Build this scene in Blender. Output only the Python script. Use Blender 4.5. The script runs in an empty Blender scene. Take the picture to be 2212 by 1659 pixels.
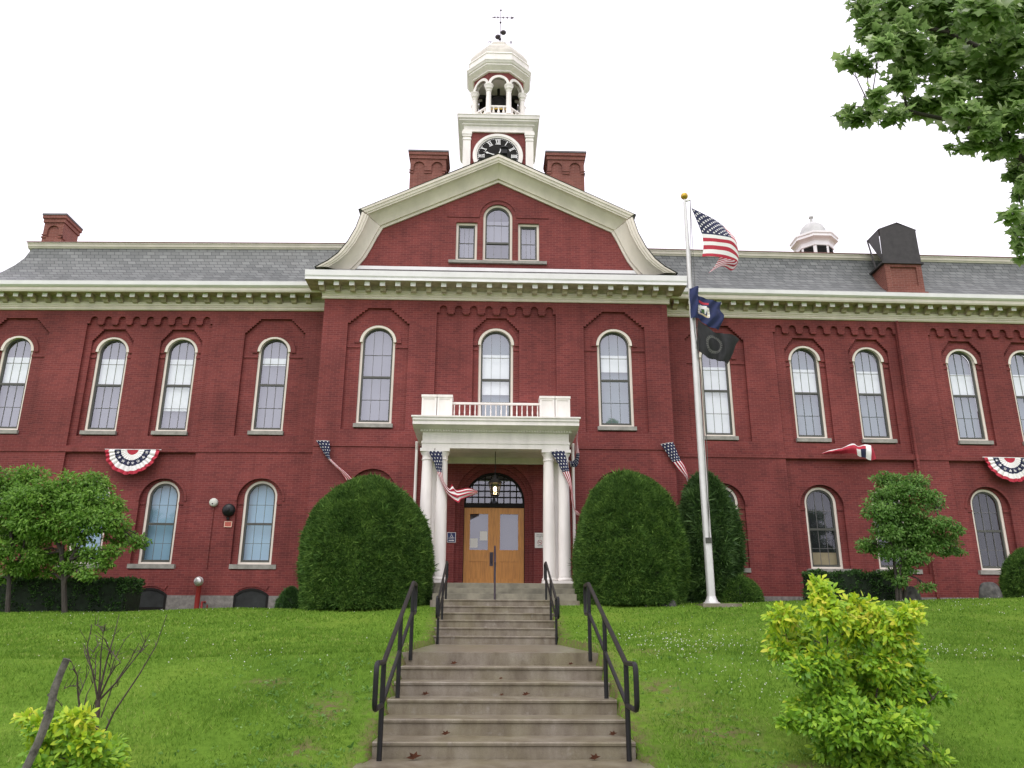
import bpy, bmesh, math, random
import numpy as np
from mathutils import Vector, Matrix
from mathutils.geometry import tessellate_polygon
random.seed(7); RNG = np.random.default_rng(11)
S = bpy.context.scene; COL = S.collection
PI = math.pi; R = math.radians
CX = 0.175                      # the building's axis of symmetry
# ------------------------------------------------------------------ camera
YAW, PITCH, ROLL, FPX, PW, PH = R(1.63), R(17.3), R(0.3), 1720.4, 2212, 1659
CAM = np.array([0, 0, 1.6])
_f = np.array([math.sin(YAW)*math.cos(PITCH), math.cos(YAW)*math.cos(PITCH), math.sin(PITCH)])
_r = np.array([math.cos(YAW), -math.sin(YAW), 0.0]); _u = np.cross(_r, _f)
CR_ = _r*math.cos(ROLL) + _u*math.sin(ROLL); CU_ = np.cross(CR_, _f); CF_ = _f
cd = bpy.data.cameras.new('camera'); cam = bpy.data.objects.new('camera', cd); COL.objects.link(cam)
cd.sensor_width = 36; cd.lens = FPX/PW*36; cd.clip_end = 2000; cd.clip_start = .05
m = Matrix.Identity(4)
for i in range(3):
    m[i][0] = CR_[i]; m[i][1] = CU_[i]; m[i][2] = -CF_[i]; m[i][3] = CAM[i]
cam.matrix_world = m; S.camera = cam
def at(px, py, Y):              # survey helper: where the sight line of a measured point meets the upright plane at distance Y
    d = CF_ + CR_*(px-PW/2)/FPX - CU_*(py-PH/2)/FPX
    return CAM + d*(Y-CAM[1])/d[1]
def mpp(p): return float((np.asarray(p)-CAM) @ CF_)/FPX     # metres spanned by one measured unit at p
def zz(reg, x, y, Y):           # the same for a point measured in an enlarged cut of the photo
    s = min(2212/(reg[2]-reg[0]), 1659/(reg[3]-reg[1]))
    return at((reg[0]+x/s)*2212/3072, (reg[1]+y/s)*2212/3072, Y)
# ------------------------------------------------------------------ materials
def newmat(name):
    mt = bpy.data.materials.new(name); mt.use_nodes = True; nt = mt.node_tree
    return mt, nt, nt.nodes['Principled BSDF'], nt.nodes, nt.links
def N(nt, t, **kw):
    n = nt.nodes.new(t)
    for k, v in kw.items():
        if k.startswith('i_'):
            n.inputs[int(k[2:]) if k[2:].isdigit() else k[2:]].default_value = v
        else: setattr(n, k, v)
    return n
def c4(c): return (c[0], c[1], c[2], 1)
def ramp(nt, src, stops):
    r = N(nt, 'ShaderNodeValToRGB'); e = r.color_ramp.elements
    while len(e) < len(stops): e.new(.5)
    for el, (p, c) in zip(e, stops): el.position = p; el.color = c4(c)
    nt.links.new(src, r.inputs[0]); return r.outputs[0]
def noise(nt, scale, detail=4, vec=None, rough=.6):
    n = N(nt, 'ShaderNodeTexNoise'); n.inputs['Scale'].default_value = scale; n.inputs['Detail'].default_value = detail
    n.inputs['Roughness'].default_value = rough
    if vec is None: vec = N(nt, 'ShaderNodeNewGeometry').outputs['Position']
    nt.links.new(vec, n.inputs['Vector']); return n.outputs['Fac']
def mixc(nt, fac, a, b, mode='MIX'):
    mx = N(nt, 'ShaderNodeMix', data_type='RGBA', blend_type=mode)
    for sock, v in ((mx.inputs[0], fac), (mx.inputs[6], a), (mx.inputs[7], b)):
        if hasattr(v, 'is_output'): nt.links.new(v, sock)
        elif isinstance(v, (int, float)): sock.default_value = v
        else: sock.default_value = c4(v)
    return mx.outputs[2]
def bump(nt, bs, h, strength=.3, dist=.02):
    b = N(nt, 'ShaderNodeBump'); b.inputs['Strength'].default_value = strength; b.inputs['Distance'].default_value = dist
    nt.links.new(h, b.inputs['Height']); nt.links.new(b.outputs[0], bs.inputs['Normal'])
def plain(name, col, rough=.6, var=.12, scale=3., metal=0., spec=.5, bmp=0., stretch=None):
    mt, nt, bs, nd, lk = newmat(name)
    pos = N(nt, 'ShaderNodeNewGeometry').outputs['Position']
    if stretch:
        mp = N(nt, 'ShaderNodeMapping'); mp.inputs['Scale'].default_value = stretch; lk.new(pos, mp.inputs[0]); pos = mp.outputs[0]
    f = noise(nt, scale, 6, pos)
    lo = [max(0, c*(1-var*1.6)) for c in col]; hi = [min(1, c*(1+var)) for c in col]
    lk.new(ramp(nt, f, [(.3, lo), (.7, hi)]), bs.inputs['Base Color'])
    bs.inputs['Roughness'].default_value = rough; bs.inputs['Metallic'].default_value = metal
    bs.inputs['Specular IOR Level'].default_value = spec
    if bmp: bump(nt, bs, noise(nt, scale*8, 5, pos), bmp, .02)
    return mt
def brickmat(name, c1, c2, mortar, bw=.215, bh=.068, ms=.009, rough=.75, stain=(.46, .40, .38), msm=.3, wetfade=.6, streak=.55):
    mt, nt, bs, nd, lk = newmat(name)
    pos = N(nt, 'ShaderNodeNewGeometry').outputs['Position']
    sx = N(nt, 'ShaderNodeSeparateXYZ'); lk.new(pos, sx.inputs[0])
    ad = N(nt, 'ShaderNodeMath', operation='ADD'); lk.new(sx.outputs[0], ad.inputs[0]); lk.new(sx.outputs[1], ad.inputs[1])
    cb = N(nt, 'ShaderNodeCombineXYZ'); lk.new(ad.outputs[0], cb.inputs[0]); lk.new(sx.outputs[2], cb.inputs[1])
    bt = N(nt, 'ShaderNodeTexBrick'); lk.new(cb.outputs[0], bt.inputs['Vector'])
    bt.inputs['Color1'].default_value = c4(c1); bt.inputs['Color2'].default_value = c4(c2); bt.inputs['Mortar'].default_value = c4(mortar)
    bt.inputs['Scale'].default_value = 1; bt.inputs['Brick Width'].default_value = bw; bt.inputs['Row Height'].default_value = bh
    bt.inputs['Mortar Size'].default_value = ms; bt.inputs['Mortar Smooth'].default_value = msm; bt.inputs['Bias'].default_value = 0
    big = noise(nt, .55, 5); mid = noise(nt, 3.2, 5)
    c = mixc(nt, ramp(nt, big, [(.38, (0, 0, 0)), (.66, (wetfade,)*3)]), bt.outputs['Color'], stain, 'MULTIPLY')
    c = mixc(nt, ramp(nt, mid, [(.5, (0, 0, 0)), (.75, (.25,)*3)]), c, (.8, .72, .7), 'MULTIPLY')
    mps = N(nt, 'ShaderNodeMapping'); mps.inputs['Scale'].default_value = (2.6, 2.6, .22); lk.new(pos, mps.inputs[0])
    c = mixc(nt, ramp(nt, noise(nt, 1.0, 6, mps.outputs[0], .65), [(.48, (0, 0, 0)), (.70, (streak,)*3)]), c, (.62, .58, .58), 'MULTIPLY')
    # pale lime bloom on scattered bricks
    pl = noise(nt, 1.1, 3); fine = noise(nt, 38, 2)
    mul = N(nt, 'ShaderNodeMath', operation='MULTIPLY')
    lk.new(ramp(nt, pl, [(.56, (0, 0, 0)), (.72, (1, 1, 1))]), mul.inputs[0]); lk.new(ramp(nt, fine, [(.5, (0, 0, 0)), (.75, (.45,)*3)]), mul.inputs[1])
    c = mixc(nt, mul.outputs[0], c, mortar)
    lk.new(c, bs.inputs['Base Color']); bs.inputs['Roughness'].default_value = rough
    bs.inputs['Specular IOR Level'].default_value = .3
    bump(nt, bs, bt.outputs['Fac'], .14, -.010)
    return mt
M = {}
M['brick'] = brickmat('red_brick', (.222, .044, .039), (.160, .031, .030), (.27, .090, .082), ms=.006)
M['brick_side'] = brickmat('chimney_brick', (.250, .085, .062), (.190, .062, .046), (.31, .16, .13), ms=.007)
M['granite'] = plain('granite', (.22, .205, .19), .85, .25, 9, bmp=.5)
M['sill_stone'] = plain('sill_stone', (.30, .29, .26), .8, .18, 6)
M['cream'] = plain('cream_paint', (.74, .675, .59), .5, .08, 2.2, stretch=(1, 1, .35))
M['stained'] = plain('eave_shade_cream_paint', (.46, .40, .30), .6, .22, 5)  # cream toned down: the shadow under the eaves is put into this colour
M['white'] = plain('white_paint', (.80, .79, .79), .4, .05, 2)
M['porch'] = plain('porch_white_paint', (.80, .76, .72), .45, .085, 2.0, stretch=(1.5, 1.5, .4))
M['slate'] = brickmat('roof_slate', (.118, .126, .124), (.190, .199, .194), (.040, .043, .045), bw=.28, bh=.150, ms=.010, rough=.45, stain=(.7, .72, .72), msm=.1, wetfade=.35, streak=.25)
M['copper'] = plain('red_roof_metal', (.25, .12, .10), .6, .2)
M['lead'] = plain('roof_membrane', (.10, .10, .105), .6, .2, 4)
M['muntin'] = plain('grey_muntin', (.16, .16, .15), .5, .1)
M['dome'] = plain('dome_grey_paint', (.50, .50, .49), .6, .12, 3)
M['dome_cream'] = plain('dome_cream_paint', (.55, .52, .45), .6, .15, 3)
M['sash'] = plain('dark_sash_paint', (.070, .072, .060), .45, .1)
M['black'] = plain('black_iron', (.010, .010, .011), .42, .2, 8, spec=.3)
M['darkiron'] = plain('dark_bronze', (.045, .032, .045), .45, .2, 8)
M['wood'] = None
M['blind'] = plain('white_roller_blind', (.84, .87, .85), .8, .03)
M['lilac'] = plain('grey_lilac_shade', (.20, .20, .235), .9, .06, 1)
M['teal'] = plain('grey_teal_shade', (.17, .235, .25), .9, .06, 1)
M['interior'] = plain('dark_interior', (.025, .028, .028), .9, .4, 2)
M['tan'] = plain('tan_cardboard', (.50, .40, .24), .8, .1)
M['paper'] = plain('paper', (.75, .75, .70), .8, .03)
M['alu'] = plain('satin_aluminium_pole', (.62, .62, .60), .35, .05, 4, metal=.35)
M['gold'] = plain('gilt_ball', (.55, .36, .05), .35, .2, 6, metal=.6)
M['red'] = plain('flag_red', (.42, .022, .045), .8, .08)
M['fwhite'] = plain('flag_white', (.78, .77, .75), .8, .04)
M['navy'] = plain('flag_navy', (.012, .016, .055), .8, .15)
M['royal'] = plain('flag_blue', (.009, .018, .080), .8, .2, 6)
M['fblack'] = plain('flag_black', (.012, .013, .014), .8, .3)
M['fgrey'] = plain('flag_grey', (.10, .10, .095), .8, .15)
M['signblue'] = plain('sign_blue', (.018, .03, .11), .5, .05)
M['signred'] = plain('sign_red', (.45, .09, .06), .5, .2, 30)
M['pipered'] = plain('red_pipe', (.30, .03, .03), .4, .1)
M['silver'] = plain('silver_cap', (.6, .6, .58), .3, .1, metal=.7)
M['cap'] = plain('brown_membrane_hood', (.030, .027, .026), .6, .25, 5)
M['grey'] = plain('grey_plastic', (.55, .56, .50), .5, .05)
M['bark'] = plain('bark', (.050, .042, .034), .85, .35, 14, bmp=.6, stretch=(1, 1, .25))
M['bark2'] = plain('lichened_bark', (.145, .135, .115), .85, .5, 26, bmp=.6)
M['twig'] = plain('bare_twig', (.070, .048, .040), .8, .3, 20)
M['soil'] = plain('soil', (.12, .085, .055), .9, .3, 6)
M['rust'] = plain('wet_dead_leaf', (.055, .022, .012), .9, .3, 20, spec=.05)
M['boulder'] = plain('fieldstone', (.085, .082, .076), .85, .4, 7, bmp=.6)
M['clover'] = plain('clover_white', (.75, .75, .68), .8, .05)
M['fixture'] = plain('porch_dark', (.016, .015, .014), .7, .2, spec=.15)
def bluemat():
    mt, nt, bs, nd, lk = newmat('blue_slat_blind')
    pos = N(nt, 'ShaderNodeNewGeometry').outputs['Position']
    w = N(nt, 'ShaderNodeTexWave', bands_direction='Z'); w.inputs['Scale'].default_value = 9; w.inputs['Distortion'].default_value = .3
    lk.new(pos, w.inputs['Vector'])
    lk.new(ramp(nt, w.outputs['Fac'], [(.1, (.30, .52, .66)), (.6, (.42, .64, .78))]), bs.inputs['Base Color']); bs.inputs['Roughness'].default_value = .8
    return mt
M['blue'] = bluemat()
def woodmat():
    mt, nt, bs, nd, lk = newmat('oak_door')
    pos = N(nt, 'ShaderNodeNewGeometry').outputs['Position']
    mp = N(nt, 'ShaderNodeMapping'); mp.inputs['Scale'].default_value = (14, 14, 1.1); lk.new(pos, mp.inputs[0])
    f = noise(nt, 2.2, 6, mp.outputs[0])
    lk.new(ramp(nt, f, [(.3, (.40, .160, .026)), (.55, (.56, .245, .040)), (.75, (.64, .30, .060))]), bs.inputs['Base Color'])
    bs.inputs['Roughness'].default_value = .4
    return mt
M['wood'] = woodmat()
def glassmat(name, refl, rough=.03, tint=(.85, .88, .9)):
    mt, nt, bs, nd, lk = newmat(name)
    out = nd['Material Output']; nd.remove(bs)
    tr = N(nt, 'ShaderNodeBsdfTransparent'); tr.inputs[0].default_value = c4(tint)
    gl = N(nt, 'ShaderNodeBsdfGlossy'); gl.inputs['Roughness'].default_value = rough; gl.inputs[0].default_value = c4((.9, .92, 1.0))
    mx = N(nt, 'ShaderNodeMixShader'); mx.inputs[0].default_value = refl
    lk.new(tr.outputs[0], mx.inputs[1]); lk.new(gl.outputs[0], mx.inputs[2]); lk.new(mx.outputs[0], out.inputs[0])
    return mt
M['glass'] = glassmat('window_glass', .22, tint=(.95, .97, .97))
M['glass_low'] = glassmat('shaded_window_glass', .085, .06)
M['doorglass'] = glassmat('door_glass', .15)
def concretemat():
    mt, nt, bs, nd, lk = newmat('wet_concrete')
    pos = N(nt, 'ShaderNodeNewGeometry').outputs['Position']
    mp = N(nt, 'ShaderNodeMapping'); mp.inputs['Scale'].default_value = (1.2, 1.2, .45); lk.new(pos, mp.inputs[0])
    f = noise(nt, 3.0, 8, mp.outputs[0], .65)
    base = ramp(nt, f, [(.28, (.110, .088, .062)), (.48, (.200, .172, .130)), (.72, (.295, .270, .220))])
    g = noise(nt, 1.3, 5)
    base = mixc(nt, ramp(nt, g, [(.40, (0, 0, 0)), (.68, (.8,)*3)]), base, (.80, .80, .58), 'MULTIPLY')
    sp = noise(nt, 120, 2)
    base = mixc(nt, ramp(nt, sp, [(.35, (.35,)*3), (.6, (0, 0, 0))]), base, (.5, .46, .42), 'MULTIPLY')
    # rust-brown drips and dark blotches of their own shape
    mp2 = N(nt, 'ShaderNodeMapping'); mp2.inputs['Scale'].default_value = (3.2, 3.2, .7); lk.new(pos, mp2.inputs[0])
    base = mixc(nt, ramp(nt, noise(nt, 1.9, 7, mp2.outputs[0], .7), [(.58, (0, 0, 0)), (.72, (.6,)*3)]), base, (.100, .070, .046))
    base = mixc(nt, ramp(nt, noise(nt, 7, 5), [(.60, (0, 0, 0)), (.74, (.5,)*3)]), base, (.32, .30, .26))
    geo = N(nt, 'ShaderNodeNewGeometry'); sx = N(nt, 'ShaderNodeSeparateXYZ'); lk.new(geo.outputs['Normal'], sx.inputs[0])
    lk.new(base, bs.inputs['Base Color'])
    rr = N(nt, 'ShaderNodeMapRange'); rr.inputs[1].default_value = .5; rr.inputs[2].default_value = 1; rr.inputs[3].default_value = .7; rr.inputs[4].default_value = .28
    lk.new(sx.outputs[2], rr.inputs[0]); lk.new(rr.outputs[0], bs.inputs['Roughness'])
    bump(nt, bs, noise(nt, 45, 5), .25, .01)
    return mt
M['concrete'] = concretemat()
def leafmat(name, stops, rough=.5, trans=.3, spec=.3):
    mt, nt, bs, nd, lk = newmat(name)
    geo = N(nt, 'ShaderNodeNewGeometry')
    big = noise(nt, 2.2, 3)
    ad = N(nt, 'ShaderNodeMath', operation='MULTIPLY_ADD'); lk.new(geo.outputs['Random Per Island'], ad.inputs[0]); ad.inputs[1].default_value = .7
    ml = N(nt, 'ShaderNodeMath', operation='MULTIPLY_ADD'); lk.new(big, ml.inputs[0]); ml.inputs[1].default_value = 1.1; ml.inputs[2].default_value = -.4
    lk.new(ml.outputs[0], ad.inputs[2])
    c = ramp(nt, ad.outputs[0], stops)
    lk.new(c, bs.inputs['Base Color']); bs.inputs['Roughness'].default_value = rough; bs.inputs['Specular IOR Level'].default_value = spec
    if trans:
        tl = N(nt, 'ShaderNodeBsdfTranslucent'); lk.new(c, tl.inputs[0]); mx = N(nt, 'ShaderNodeMixShader'); mx.inputs[0].default_value = trans
        out = nd['Material Output']; lk.new(bs.outputs[0], mx.inputs[1]); lk.new(tl.outputs[0], mx.inputs[2]); lk.new(mx.outputs[0], out.inputs[0])
    return mt
M['yew'] = leafmat('yew_needles', [(.1, (.028, .066, .014)), (.5, (.072, .152, .030)), (.9, (.155, .265, .052))], .7, .15, .12)
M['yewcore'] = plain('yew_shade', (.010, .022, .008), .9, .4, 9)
M['hedge'] = leafmat('hedge_leaf', [(.1, (.022, .055, .016)), (.5, (.052, .120, .030)), (.9, (.090, .185, .048))], .5, .2)
M['arbor'] = leafmat('arborvitae_spray', [(.1, (.026, .062, .018)), (.5, (.062, .130, .034)), (.9, (.110, .200, .052))], .6, .2)
M['treeleaf'] = leafmat('bright_green_leaf', [(.1, (.085, .190, .024)), (.5, (.155, .320, .042)), (.9, (.260, .440, .075))], .45, .45)
M['treeleaf2'] = leafmat('mid_green_leaf', [(.1, (.070, .165, .030)), (.5, (.135, .285, .052)), (.9, (.250, .410, .110))], .4, .45)
M['maple'] = leafmat('maple_leaf', [(.1, (.15, .25, .07)), (.5, (.26, .40, .13)), (.75, (.37, .50, .18)), (.95, (.50, .56, .42))], .45, .62)
M['gold_leaf'] = leafmat('golden_leaf', [(.05, (.190, .370, .022)), (.4, (.360, .540, .026)), (.7, (.520, .620, .035)), (.95, (.700, .630, .09))], .45, .35)
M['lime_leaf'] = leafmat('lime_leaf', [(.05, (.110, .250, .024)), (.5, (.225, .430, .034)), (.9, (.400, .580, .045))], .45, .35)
M['grass'] = leafmat('grass_blade', [(.05, (.082, .172, .019)), (.45, (.142, .268, .031)), (.8, (.208, .335, .046)), (.98, (.33, .36, .12))], .8, .3, .12)
def lawnmat():
    mt, nt, bs, nd, lk = newmat('lawn_turf')
    f = noise(nt, .45, 6); g = noise(nt, 14, 5)
    c = ramp(nt, f, [(.3, (.080, .160, .018)), (.5, (.125, .225, .027)), (.7, (.175, .260, .037))])
    c = mixc(nt, ramp(nt, g, [(.35, (.55,)*3), (.6, (0, 0, 0))]), c, (.55, .62, .45), 'MULTIPLY')
    at_ = N(nt, 'ShaderNodeAttribute', attribute_name='worn')
    ad = N(nt, 'ShaderNodeMath', operation='MULTIPLY'); lk.new(at_.outputs['Fac'], ad.inputs[0])
    lk.new(ramp(nt, noise(nt, 8, 7, None, .7), [(.44, (0, 0, 0)), (.54, (1, 1, 1))]), ad.inputs[1])
    c = mixc(nt, ad.outputs[0], c, (.15, .105, .065))
    lk.new(c, bs.inputs['Base Color']); bs.inputs['Roughness'].default_value = .95; bs.inputs['Specular IOR Level'].default_value = .05
    bump(nt, bs, noise(nt, 60, 4), .8, .03)
    return mt
M['lawn'] = lawnmat()
def lampmat():
    mt, nt, bs, nd, lk = newmat('lit_lamp_glass')
    bs.inputs['Base Color'].default_value = (.8, .6, .3, 1); bs.inputs['Emission Color'].default_value = (1, .72, .34, 1); bs.inputs['Emission Strength'].default_value = .55
    return mt
M['lampglass'] = lampmat()
mt, nt, bs, nd, lk = newmat('lit_bulb'); bs.inputs['Emission Color'].default_value = (1, .85, .6, 1); bs.inputs['Emission Strength'].default_value = 6; M['bulb'] = mt
# ------------------------------------------------------------------ mesh builder
class MB:
    def __init__(s): s.v = []; s.f = []; s.mi = []
    def add(s, vs, fs, mi=0):
        o = len(s.v); s.v += [tuple(map(float, p)) for p in vs]; s.f += [tuple(i+o for i in f) for f in fs]; s.mi += [mi]*len(fs); return s
    def box(s, x0, x1, y0, y1, z0, z1, mi=0):
        return s.add([(x0,y0,z0),(x1,y0,z0),(x1,y1,z0),(x0,y1,z0),(x0,y0,z1),(x1,y0,z1),(x1,y1,z1),(x0,y1,z1)],
                     [(0,3,2,1),(4,5,6,7),(0,1,5,4),(1,2,6,5),(2,3,7,6),(3,0,4,7)], mi)
    def prism(s, loops, a, b, axis='y', back=True, mi=0, sides=True):
        # loops: outline first, then holes, in (x,z) for axis y, (y,z) for axis x, (x,y) for axis z
        def P(p, t):
            return (p[0], t, p[1]) if axis == 'y' else ((t, p[0], p[1]) if axis == 'x' else (p[0], p[1], t))
        flat = [p for l in loops for p in l]
        tri = tessellate_polygon([[Vector((p[0], p[1], 0)) for p in l] for l in loops])
        n = len(flat)
        s.add([P(p, a) for p in flat], [tuple(t) for t in tri], mi)
        if back: s.add([P(p, b) for p in flat], [tuple(t) for t in tri], mi)
        if sides:
            o = 0
            for l in loops:
                k = len(l)
                s.add([P(p, a) for p in l]+[P(p, b) for p in l], [(i, (i+1) % k, (i+1) % k+k, i+k) for i in range(k)], mi)
        return s
    def lathe(s, prof, c, n=16, ph=0., mi=0, cap=True):
        vs = []; fs = []
        for r, z in prof:
            for k in range(n):
                a = ph+2*PI*k/n; vs.append((c[0]+r*math.cos(a), c[1]+r*math.sin(a), c[2]+z))
        for j in range(len(prof)-1):
            for k in range(n):
                k2 = (k+1) % n; fs.append((j*n+k, j*n+k2, (j+1)*n+k2, (j+1)*n+k))
        if cap:
            fs.append(tuple(range(n-1, -1, -1))); fs.append(tuple((len(prof)-1)*n+k for k in range(n)))
        return s.add(vs, fs, mi)
    def tube(s, pts, r, n=8, mi=0):
        pts = [Vector(p) for p in pts]; k = len(pts)
        rs = list(r) if hasattr(r, '__len__') else [r]*k
        vs = []; fs = []; ref = None
        for i, p in enumerate(pts):
            t = (pts[min(i+1, k-1)]-pts[max(i-1, 0)]).normalized()
            if ref is None:
                ref = t.orthogonal().normalized()
            else:
                ref = (ref - t*ref.dot(t)); ref = ref.normalized() if ref.length > 1e-6 else t.orthogonal().normalized()
            b = t.cross(ref)
            for q in range(n):
                a = 2*PI*q/n; vs.append(p+(ref*math.cos(a)+b*math.sin(a))*rs[i])
        for i in range(k-1):
            for q in range(n):
                q2 = (q+1) % n; fs.append((i*n+q, i*n+q2, (i+1)*n+q2, (i+1)*n+q))
        fs.append(tuple(range(n-1, -1, -1))); fs.append(tuple((k-1)*n+q for q in range(n)))
        return s.add(vs, fs, mi)
    def ball(s, c, r, n=12, mi=0, sz=1.):
        prof = [(max(1e-4, r*math.sin(PI*i/n)), -r*sz*math.cos(PI*i/n)) for i in range(n+1)]
        return s.lathe(prof, c, 2*n, mi=mi, cap=False)
    def build(s, name, mats, parent=None, smooth=False, fix=True):
        me = mesh_from(name, s.v, s.f, mats, s.mi, smooth, fix)
        return link(name, me, parent)
def mesh_from(name, v, f, mats, mi=None, smooth=False, fix=True):
    me = bpy.data.meshes.new(name); me.from_pydata(v, [], f)
    if not isinstance(mats, (list, tuple)): mats = [mats]
    for q in mats: me.materials.append(q)
    if mi and len(mats) > 1: me.polygons.foreach_set('material_index', mi)
    if fix:
        bm = bmesh.new(); bm.from_mesh(me); bmesh.ops.recalc_face_normals(bm, faces=bm.faces); bm.to_mesh(me); bm.free()
    if smooth:
        me.polygons.foreach_set('use_smooth', [True]*len(me.polygons)); me.set_sharp_from_angle(angle=R(38))
    me.update(); return me
def link(name, me, parent=None):
    o = bpy.data.objects.new(name, me); COL.objects.link(o)
    if parent: setparent(o, parent)
    return o
WORLD = {}
def setparent(o, p):            # keep world placement
    o.parent = p
    o.matrix_parent_inverse = WORLD.get(p.name, Matrix.Identity(4)).inverted()
def tag(o, label, cat, group=None):
    o['label'] = label; o['category'] = cat
    if group: o['group'] = group
    return o
def thing(name, label, cat, loc=(0, 0, 0), group=None):
    o = bpy.data.objects.new(name, None); COL.objects.link(o); o.location = loc; o.empty_display_size = .2
    WORLD[o.name] = Matrix.Translation(Vector(loc)); return tag(o, label, cat, group)
def kind(o, k): o['kind'] = k; return o
def fastmesh(name, V, F, mat, parent=None, smooth=False):     # numpy: V (n,3), F (k,3) or (k,4)
    me = bpy.data.meshes.new(name); nv, nf, k = len(V), len(F), F.shape[1]
    me.vertices.add(nv); me.vertices.foreach_set('co', np.ascontiguousarray(V, np.float32).ravel())
    me.loops.add(nf*k); me.loops.foreach_set('vertex_index', np.ascontiguousarray(F, np.int32).ravel())
    me.polygons.add(nf); me.polygons.foreach_set('loop_start', np.arange(0, nf*k, k, dtype=np.int32))
    me.polygons.foreach_set('loop_total', np.full(nf, k, np.int32))
    me.materials.append(mat); me.update(calc_edges=True)
    if smooth: me.polygons.foreach_set('use_smooth', np.ones(nf, bool))
    return link(name, me, parent)
def unit(a): return a/np.maximum(np.linalg.norm(a, axis=1, keepdims=True), 1e-9)
def scatter(P, D, size, T, TF, name, mat, parent=None, roll=None, up=None):
    # stamp a small template (T verts: x along D, y sideways, z normal) on every point
    n = len(P); D = unit(D)
    ref = RNG.normal(size=(n, 3)) if up is None else up + RNG.normal(size=(n, 3))*.45
    Bv = unit(np.cross(ref, D)); Nv = np.cross(D, Bv)
    size = np.broadcast_to(size, (n,))
    V = P[:, None, :] + size[:, None, None]*(T[None, :, 0:1]*D[:, None, :] + T[None, :, 1:2]*Bv[:, None, :] + T[None, :, 2:3]*Nv[:, None, :])
    F = (TF[None] + (np.arange(n)*len(T))[:, None, None]).reshape(-1, TF.shape[1])
    return fastmesh(name, V.reshape(-1, 3), F, mat, parent)
# leaf templates
OVAL = np.array([(0,0,0),(.35,.22,.04),(.35,-.22,.04),(.72,.17,.0),(.72,-.17,.0),(1,0,-.08)], float)
OVALF = np.array([(0,2,1),(1,2,4),(1,4,3),(3,4,5)])
_mo = [(0,0),(.12,.30),(.02,.52),(.34,.42),(.50,.62),(.60,.30),(1.0,0),(.60,-.30),(.50,-.62),(.34,-.42),(.02,-.52),(.12,-.30)]
MAPLE = np.array([(.38, 0, .07)]+[(x, y, -.10*abs(y)) for x, y in _mo], float)
MAPLEF = np.array([(0, 1+i, 1+(i+1) % 12) for i in range(12)])
TUFT = []; TUFTF = []
for i, (a, e) in enumerate([(0, .2), (.9, .5), (-.9, .5), (.5, -.5), (-.5, -.5), (0, .9)]):
    d = np.array([math.cos(a)*math.cos(e), math.sin(a)*math.cos(e), math.sin(e)]); w = np.array([-math.sin(a), math.cos(a), 0])*.11
    o = len(TUFT); TUFT += [tuple(d*.1+w), tuple(d*.1-w), tuple(d)]; TUFTF.append((o, o+1, o+2))
TUFT = np.array(TUFT); TUFTF = np.array(TUFTF)
# ------------------------------------------------------------------ courthouse
house = thing('courthouse', 'two storey red brick courthouse with cream cornice, gable and clock tower', 'courthouse', (CX, 24.5, 2.3))
YC, YW, LAY = 24.5, 25.4, .10
def arc(cx, cz, r, a0, a1, n=20): return [(cx+r*math.cos(a0+(a1-a0)*i/n), cz+r*math.sin(a0+(a1-a0)*i/n)) for i in range(n+1)]
def archloop(x, hw, zb, zs, n=20): return [(x-hw, zb), (x+hw, zb)] + arc(x, zs, hw, 0, PI, n)
def rect(x0, x1, z0, z1): return [(x0, z0), (x1, z0), (x1, z1), (x0, z1)]
def octloop(x, hw, zb, zc, zt, ht, n=7):      # corbelled head: the sloping sides step like brick courses
    pts = [(x-hw, zb), (x+hw, zb), (x+hw, zc)]
    for i in range(n):
        f = (i+1)/n; xx = x+hw+(ht-hw)*f; z0 = zc+(zt-zc)*i/n; z1 = zc+(zt-zc)*f
        pts += [(xx, z0), (xx, z1)]
    left = [(2*x-p[0], p[1]) for p in pts[2:]][::-1]
    return pts + left
def scallop(x0, x1, zb, zc, n, r=.125, za=.13):  # panel with a row of little arches along its head
    pts = [(x0, zb), (x1, zb), (x1, zc)]
    a, b = x0+.09, x1-.09; pitch = (b-a-2*r)/(n-1)
    for k in range(n-1, -1, -1):
        c = a+r+k*pitch
        pts += [(c+r, zc)] if k < n-1 else [(c+r, zc)]
        pts += arc(c, zc+za, r, 0, PI, 10) + [(c-r, zc)]
        if k > 0: 
            e = c-r; d = a+r+(k-1)*pitch+r
            pts += [(e-.03, zc), (e-.03, zc-.05), (d+.03, zc-.05), (d+.03, zc)]
    return pts + [(x0, zc)]
ZT, ZS, ZB = 12.1, 10.60, 7.82       # upper windows: cornice line, spring, foot
LB, LS = 3.56, 5.67                   # lower windows
up_l = [(-15.97, 's'), (-12.80, 'p'), (-10.47, 'p'), (-7.30, 's')]
up_r = [(7.65, 's'), (10.80, 'p'), (13.03, 'p'), (16.33, 'p'), (18.56, 'p')]
lo_l = [(-15.97, 's'), (-12.66, 'p'), (-10.42, 'p'), (-7.27, 's')]
lo_r = [(7.54, 's'), (10.82, 'p'), (13.04, 'p'), (16.37, 'p'), (18.6, 'p')]
HW = .525
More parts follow.
